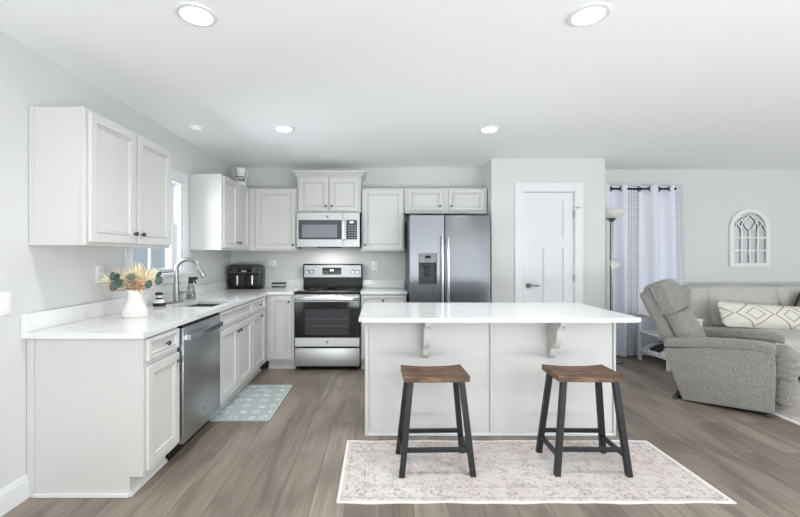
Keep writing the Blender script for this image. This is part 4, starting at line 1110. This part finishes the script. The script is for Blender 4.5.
# recliner (local: x forward, y away from the viewer, z up; origin at the near front corner)
def recliner():
    t = thing('recliner', 'grey fabric recliner armchair turned toward the rug', 'armchair', (3.205, 3.245, 0.0), R(-45))
    Wd = 0.80; A = 0.165
    side = [(-0.60, 0.010), (0.0, 0.046), (0.012, 0.30), (0.005, 0.530), (-0.10, 0.545), (-0.40, 0.520), (-0.715, 0.465), (-0.745, 0.45), (-0.735, 0.42)]
    for y0, y1 in ((0.0, A), (Wd - A, Wd)):
        MB().prism(side, y0, y1, 'y', 0.014, 3).build('side_panel', 'recliner_fabric', t, angle=60)
        p = MB()
        def fn(q):
            u = (q.x + 0.39) / 0.78                        # 0 back .. 1 front
            return (q.x, q.y, q.z + 0.045 * math.sin(min(1, u * 1.15) * PI / 2) * 1.35 - 0.022 - (0.018 * max(0, (u - 0.85) / 0.15) ** 2))
        p.rbox((-0.365 + (0.03 if y0 > 0.3 else 0), (y0 + y1) / 2, 0.530 + (0.01 if y0 > 0.3 else 0)), (0.755 + (0.05 if y0 > 0.3 else 0), A + 0.001, 0.078), 0.020, (0, 0.0, 0.004), 12, fn); p.build('arm_pad', 'recliner_fabric', t, angle=80)
    MB().rbox((-0.27, Wd / 2, 0.34), (0.56, Wd - 2 * A + 0.01, 0.30), 0.05, (0, 0, 0.02), 10).build('seat_cushion', 'recliner_fabric', t, angle=80)
    # footrest pads bulging at the front, ruched toward the edges
    f = MB()
    def ff(q):
        rip = 0.009 * math.sin(q.z * 105 + 2.0 * q.y) * (1.2 if abs(q.y) > 0.15 else 0.4)
        return (q.x + rip, q.y, q.z)
    f.rbox((0.055, Wd / 2, 0.40), (0.15, Wd - 2 * A + 0.03, 0.24), 0.06, (0.05, 0.0, 0.02), 26, ff)
    f.rbox((0.055, Wd / 2, 0.19), (0.12, Wd - 2 * A + 0.02, 0.24), 0.055, (0.045, 0.0, 0.02), 26, ff)
    f.build('footrest', 'recliner_fabric', t, angle=80)
    MB().box(-0.02, 0.0, A + 0.004, Wd - A - 0.004, 0.05, 0.40).build('footrest_board', 'soft_black', t, False)
    # back: shell, lumbar cushion, head pillow
    ang = math.atan2(0.325, 0.70)
    by0, by1 = A * 0.72, Wd - A * 0.72
    bw = by1 - by0
    def tilt(mb, px, pz): return mb.xform(Matrix.Translation((px, Wd / 2, pz)) @ Matrix.Rotation(-ang, 4, 'Y'))
    tilt(MB().rbox((-0.050, 0, 0.35), (0.12, bw, 0.80), 0.040, (0.0, 0, 0.0), 10), -0.565, 0.318).build('back_shell', 'recliner_fabric', t, angle=80)
    tilt(MB().rbox((0.060, 0, 0.255), (0.16, bw - 0.02, 0.47), 0.05, (0.045, 0, 0.01), 12), -0.565, 0.318).build('back_cushion', 'recliner_fabric', t, angle=80)
    tilt(MB().rbox((0.048, 0, 0.625), (0.20, bw + 0.020, 0.335), 0.048, (0.045, 0.0, 0.012), 14), -0.565, 0.318).build('head_pillow', 'recliner_fabric', t, angle=80)
    p = MB(); hb = bw / 2
    p.tube([(0.135 + 0.020 * math.cos(k / 10 * PI - PI / 2), -hb + 0.015 + (bw - 0.03) * k / 10, 0.474) for k in range(11)], 0.007, 8)  # dark tube stands in for the shade in the seam under the head pillow
    for s_ in (-1, 1): p.tube([(0.014, s_ * (hb + 0.002), 0.03), (0.014, s_ * (hb + 0.002), 0.46), (0.004, s_ * (hb + 0.008), 0.62), (0.004, s_ * (hb + 0.006), 0.76)], 0.006, 8)
    tilt(p, -0.565, 0.318).build('piping', 'dark_grey', t)
    b = MB()
    for y in (0.10, Wd - 0.10): b.box(-0.64, -0.03, y - 0.02, y + 0.02, 0.0100, 0.032)
    b.box(-0.665, -0.635, 0.03, Wd - 0.03, 0.0100, 0.030); b.box(-0.06, -0.02, 0.06, Wd - 0.06, 0.0100, 0.035)
    b.build('base_frame', 'soft_black', t, False)
    for x, y in ((-0.025, 0.03), (-0.66, 0.03), (-0.04, Wd - 0.03), (-0.66, Wd - 0.03)): MB().box(x - 0.018, x + 0.018, y - 0.012, y + 0.012, 0.0095 if x > -0.1 else 0.0005, 0.048 if x > -0.1 else 0.024, 0.002).build('foot', 'dark_grey', t, False)
recliner()

def sofa():
    t = thing('sofa', 'light grey fabric sofa along the living area wall', 'sofa', (3.90, 4.155, 0))
    # local x along the wall, y toward the wall
    L, Dp = 3.0, 1.06
    MB().rbox((L / 2, Dp / 2 + 0.02, 0.175), (L, Dp - 0.02, 0.23), 0.03, n=8).build('base', 'sofa_fabric', t, angle=80)
    k = MB()
    for x in (0.08, L - 0.08):
        for y in (0.08, Dp - 0.08): MB().box(x - 0.03, x + 0.03, y - 0.03, y + 0.03, 0.0095 if y < 0.5 else 0.0005, 0.07).build('foot', 'soft_black', t, False)
    k.bm.free()
    MB().rbox((L / 2, Dp - 0.10, 0.60), (L, 0.22, 0.68), 0.045, n=10).build('back_frame', 'sofa_fabric', t, angle=80)
    for x in (L - 0.053,): MB().rbox((x, Dp / 2 + 0.0, 0.42), (0.106, Dp - 0.06, 0.40), 0.05, n=10).build('armrest', 'sofa_fabric', t, angle=80)
    n = 3; cw = 0.872
    for i in range(n):
        xc = 0.235 + cw * (i + 0.5)
        MB().rbox((xc - (0.10 if i == 0 else 0), 0.40, 0.365), (cw - 0.008 + (0.20 if i == 0 else 0), 0.80, 0.19), 0.055, (0, 0.01, 0.03), 10).build('seat_cushion', 'sofa_fabric', t, angle=80)
        m = MB().rbox((0, 0, 0.24), (cw - 0.026, 0.22, 0.50), 0.05, (0, 0.045, 0.015), 12, lambda p: (p.x - 0.10 * (p.z + 0.25) + (0.0), p.y, p.z))
        m.xform(Matrix.Translation((xc, 0.865, 0.455)) @ Matrix.Rotation(R(-11), 4, 'X')); m.build('back_cushion', 'sofa_fabric', t, angle=80)
sofa()

def lumbar_pillow():
    t = thing('lumbar_pillow', 'long cream lumbar pillow with brown diamond lines on the sofa seat', 'pillow', (4.56, 4.71, 0.490), 0)
    m = MB().rbox((0, 0, 0), (1.09, 0.13, 0.30), 0.062, (0, 0.045, 0.0), 16, lambda p: (p.x, p.y * (1 - 0.75 * max(0, abs(p.x) / 0.56) ** 6) * (1 - 0.6 * (abs(p.z) / 0.15) ** 6), p.z * (1 + 0.06 * (abs(p.x) / 0.56) ** 4)))
    o = m.build('cover', 'lumbar', t, angle=80); o.rotation_euler = (R(-24), R(4), 0); o.location = (0, 0, 0.125)
lumbar_pillow()

def throw_pillow():
    t = thing('throw_pillow', 'brown throw pillow with a black edge leaning on the sofa', 'pillow', (5.205, 4.855, 0.505))
    m = MB().rbox((0, 0, 0), (0.34, 0.07, 0.34), 0.033, (0, 0.025, 0), 12, lambda p: (p.x, p.y * (1 - 0.8 * max(abs(p.x), abs(p.z)) ** 6 / 0.17 ** 6), p.z))
    o = m.build('cover', 'throw_fabric', t, angle=80); o.location = (0, 0, 0.17); o.rotation_euler = (R(-14), R(38), 0)
    h = 0.166; e = MB()
    for a_, b_ in (((-h, -h), (h, -h)), ((h, -h), (h, h)), ((h, h), (-h, h)), ((-h, h), (-h, -h))): e.tube([(a_[0], 0, a_[1]), (b_[0], 0, b_[1])], 0.014, 10)
    q = e.build('piping', 'soft_black', o)
throw_pillow()

def arch_mirror():
    w, h, s = 0.536, 0.775, 0.268
    t = thing('arched_mirror', 'white arched window pane mirror on the wall above the sofa', 'mirror', (4.965, YL - 0.001, 1.187))
    zc = h - s
    def arch(half, z0, top, off=0.0, n=24):
        pts = [(-half, z0), (half, z0)]
        for k in range(n + 1):
            a = k / n * PI; pts.append((half * math.cos(a), zc + half * math.sin(a)))
        return pts
    f = MB(); N = 28
    O = arch(s, 0.0, h, n=N); I = arch(s - 0.052, 0.045, h, n=N)
    ys = (-0.028, -0.001)
    oA = [[f.v(p[0], y, p[1]) for p in O] for y in ys]; iA = [[f.v(p[0], y, p[1]) for p in I] for y in ys]
    n = len(O)
    for i in range(n):
        j = (i + 1) % n
        f.face([oA[0][i], oA[0][j], iA[0][j], iA[0][i]]); f.face([oA[1][i], oA[1][j], iA[1][j], iA[1][i]])
        f.face([oA[0][i], oA[0][j], oA[1][j], oA[1][i]]); f.face([iA[0][i], iA[0][j], iA[1][j], iA[1][i]])
    f.build('frame', 'trim_paint', t, angle=40)
    g = MB(); g.prism(arch(s - 0.05, 0.044, h, n=N), -0.010, -0.004, 'y'); g.build('mirror_glass', 'mirror', t, False)
    tr = MB(); y = -0.020
    hw = s - 0.052
    for x in (-hw / 2, 0.0, hw / 2): tr.box(x - 0.010, x + 0.010, -0.026, -0.010, 0.045, zc - 0.03)
    for z in (0.215, 0.385): tr.box(-hw, hw, -0.024, -0.010, z - 0.008, z + 0.008)
    def arc(x0, z0, x1, z1, bend):
        pts = []
        for k in range(9):
            u = k / 8; pts.append((x0 + (x1 - x0) * u + bend * math.sin(u * PI), y, z0 + (z1 - z0) * u))
        tr.tube(pts, 0.009, 8)
    q = hw / 2
    for sx in (-1, 1):
        arc(sx * q, zc - 0.03, 0.0, zc + 0.19, sx * 0.045)
        arc(0.0, zc - 0.03, sx * q * 0.95, zc + 0.12, sx * 0.012)
        arc(sx * hw * 0.98, zc - 0.02, sx * q * 0.6, zc + 0.155, sx * 0.03)
        arc(sx * q, zc - 0.03, sx * hw * 0.86, zc + 0.09, sx * -0.012)
    tr.build('tracery', 'trim_paint', t, angle=60)
arch_mirror()
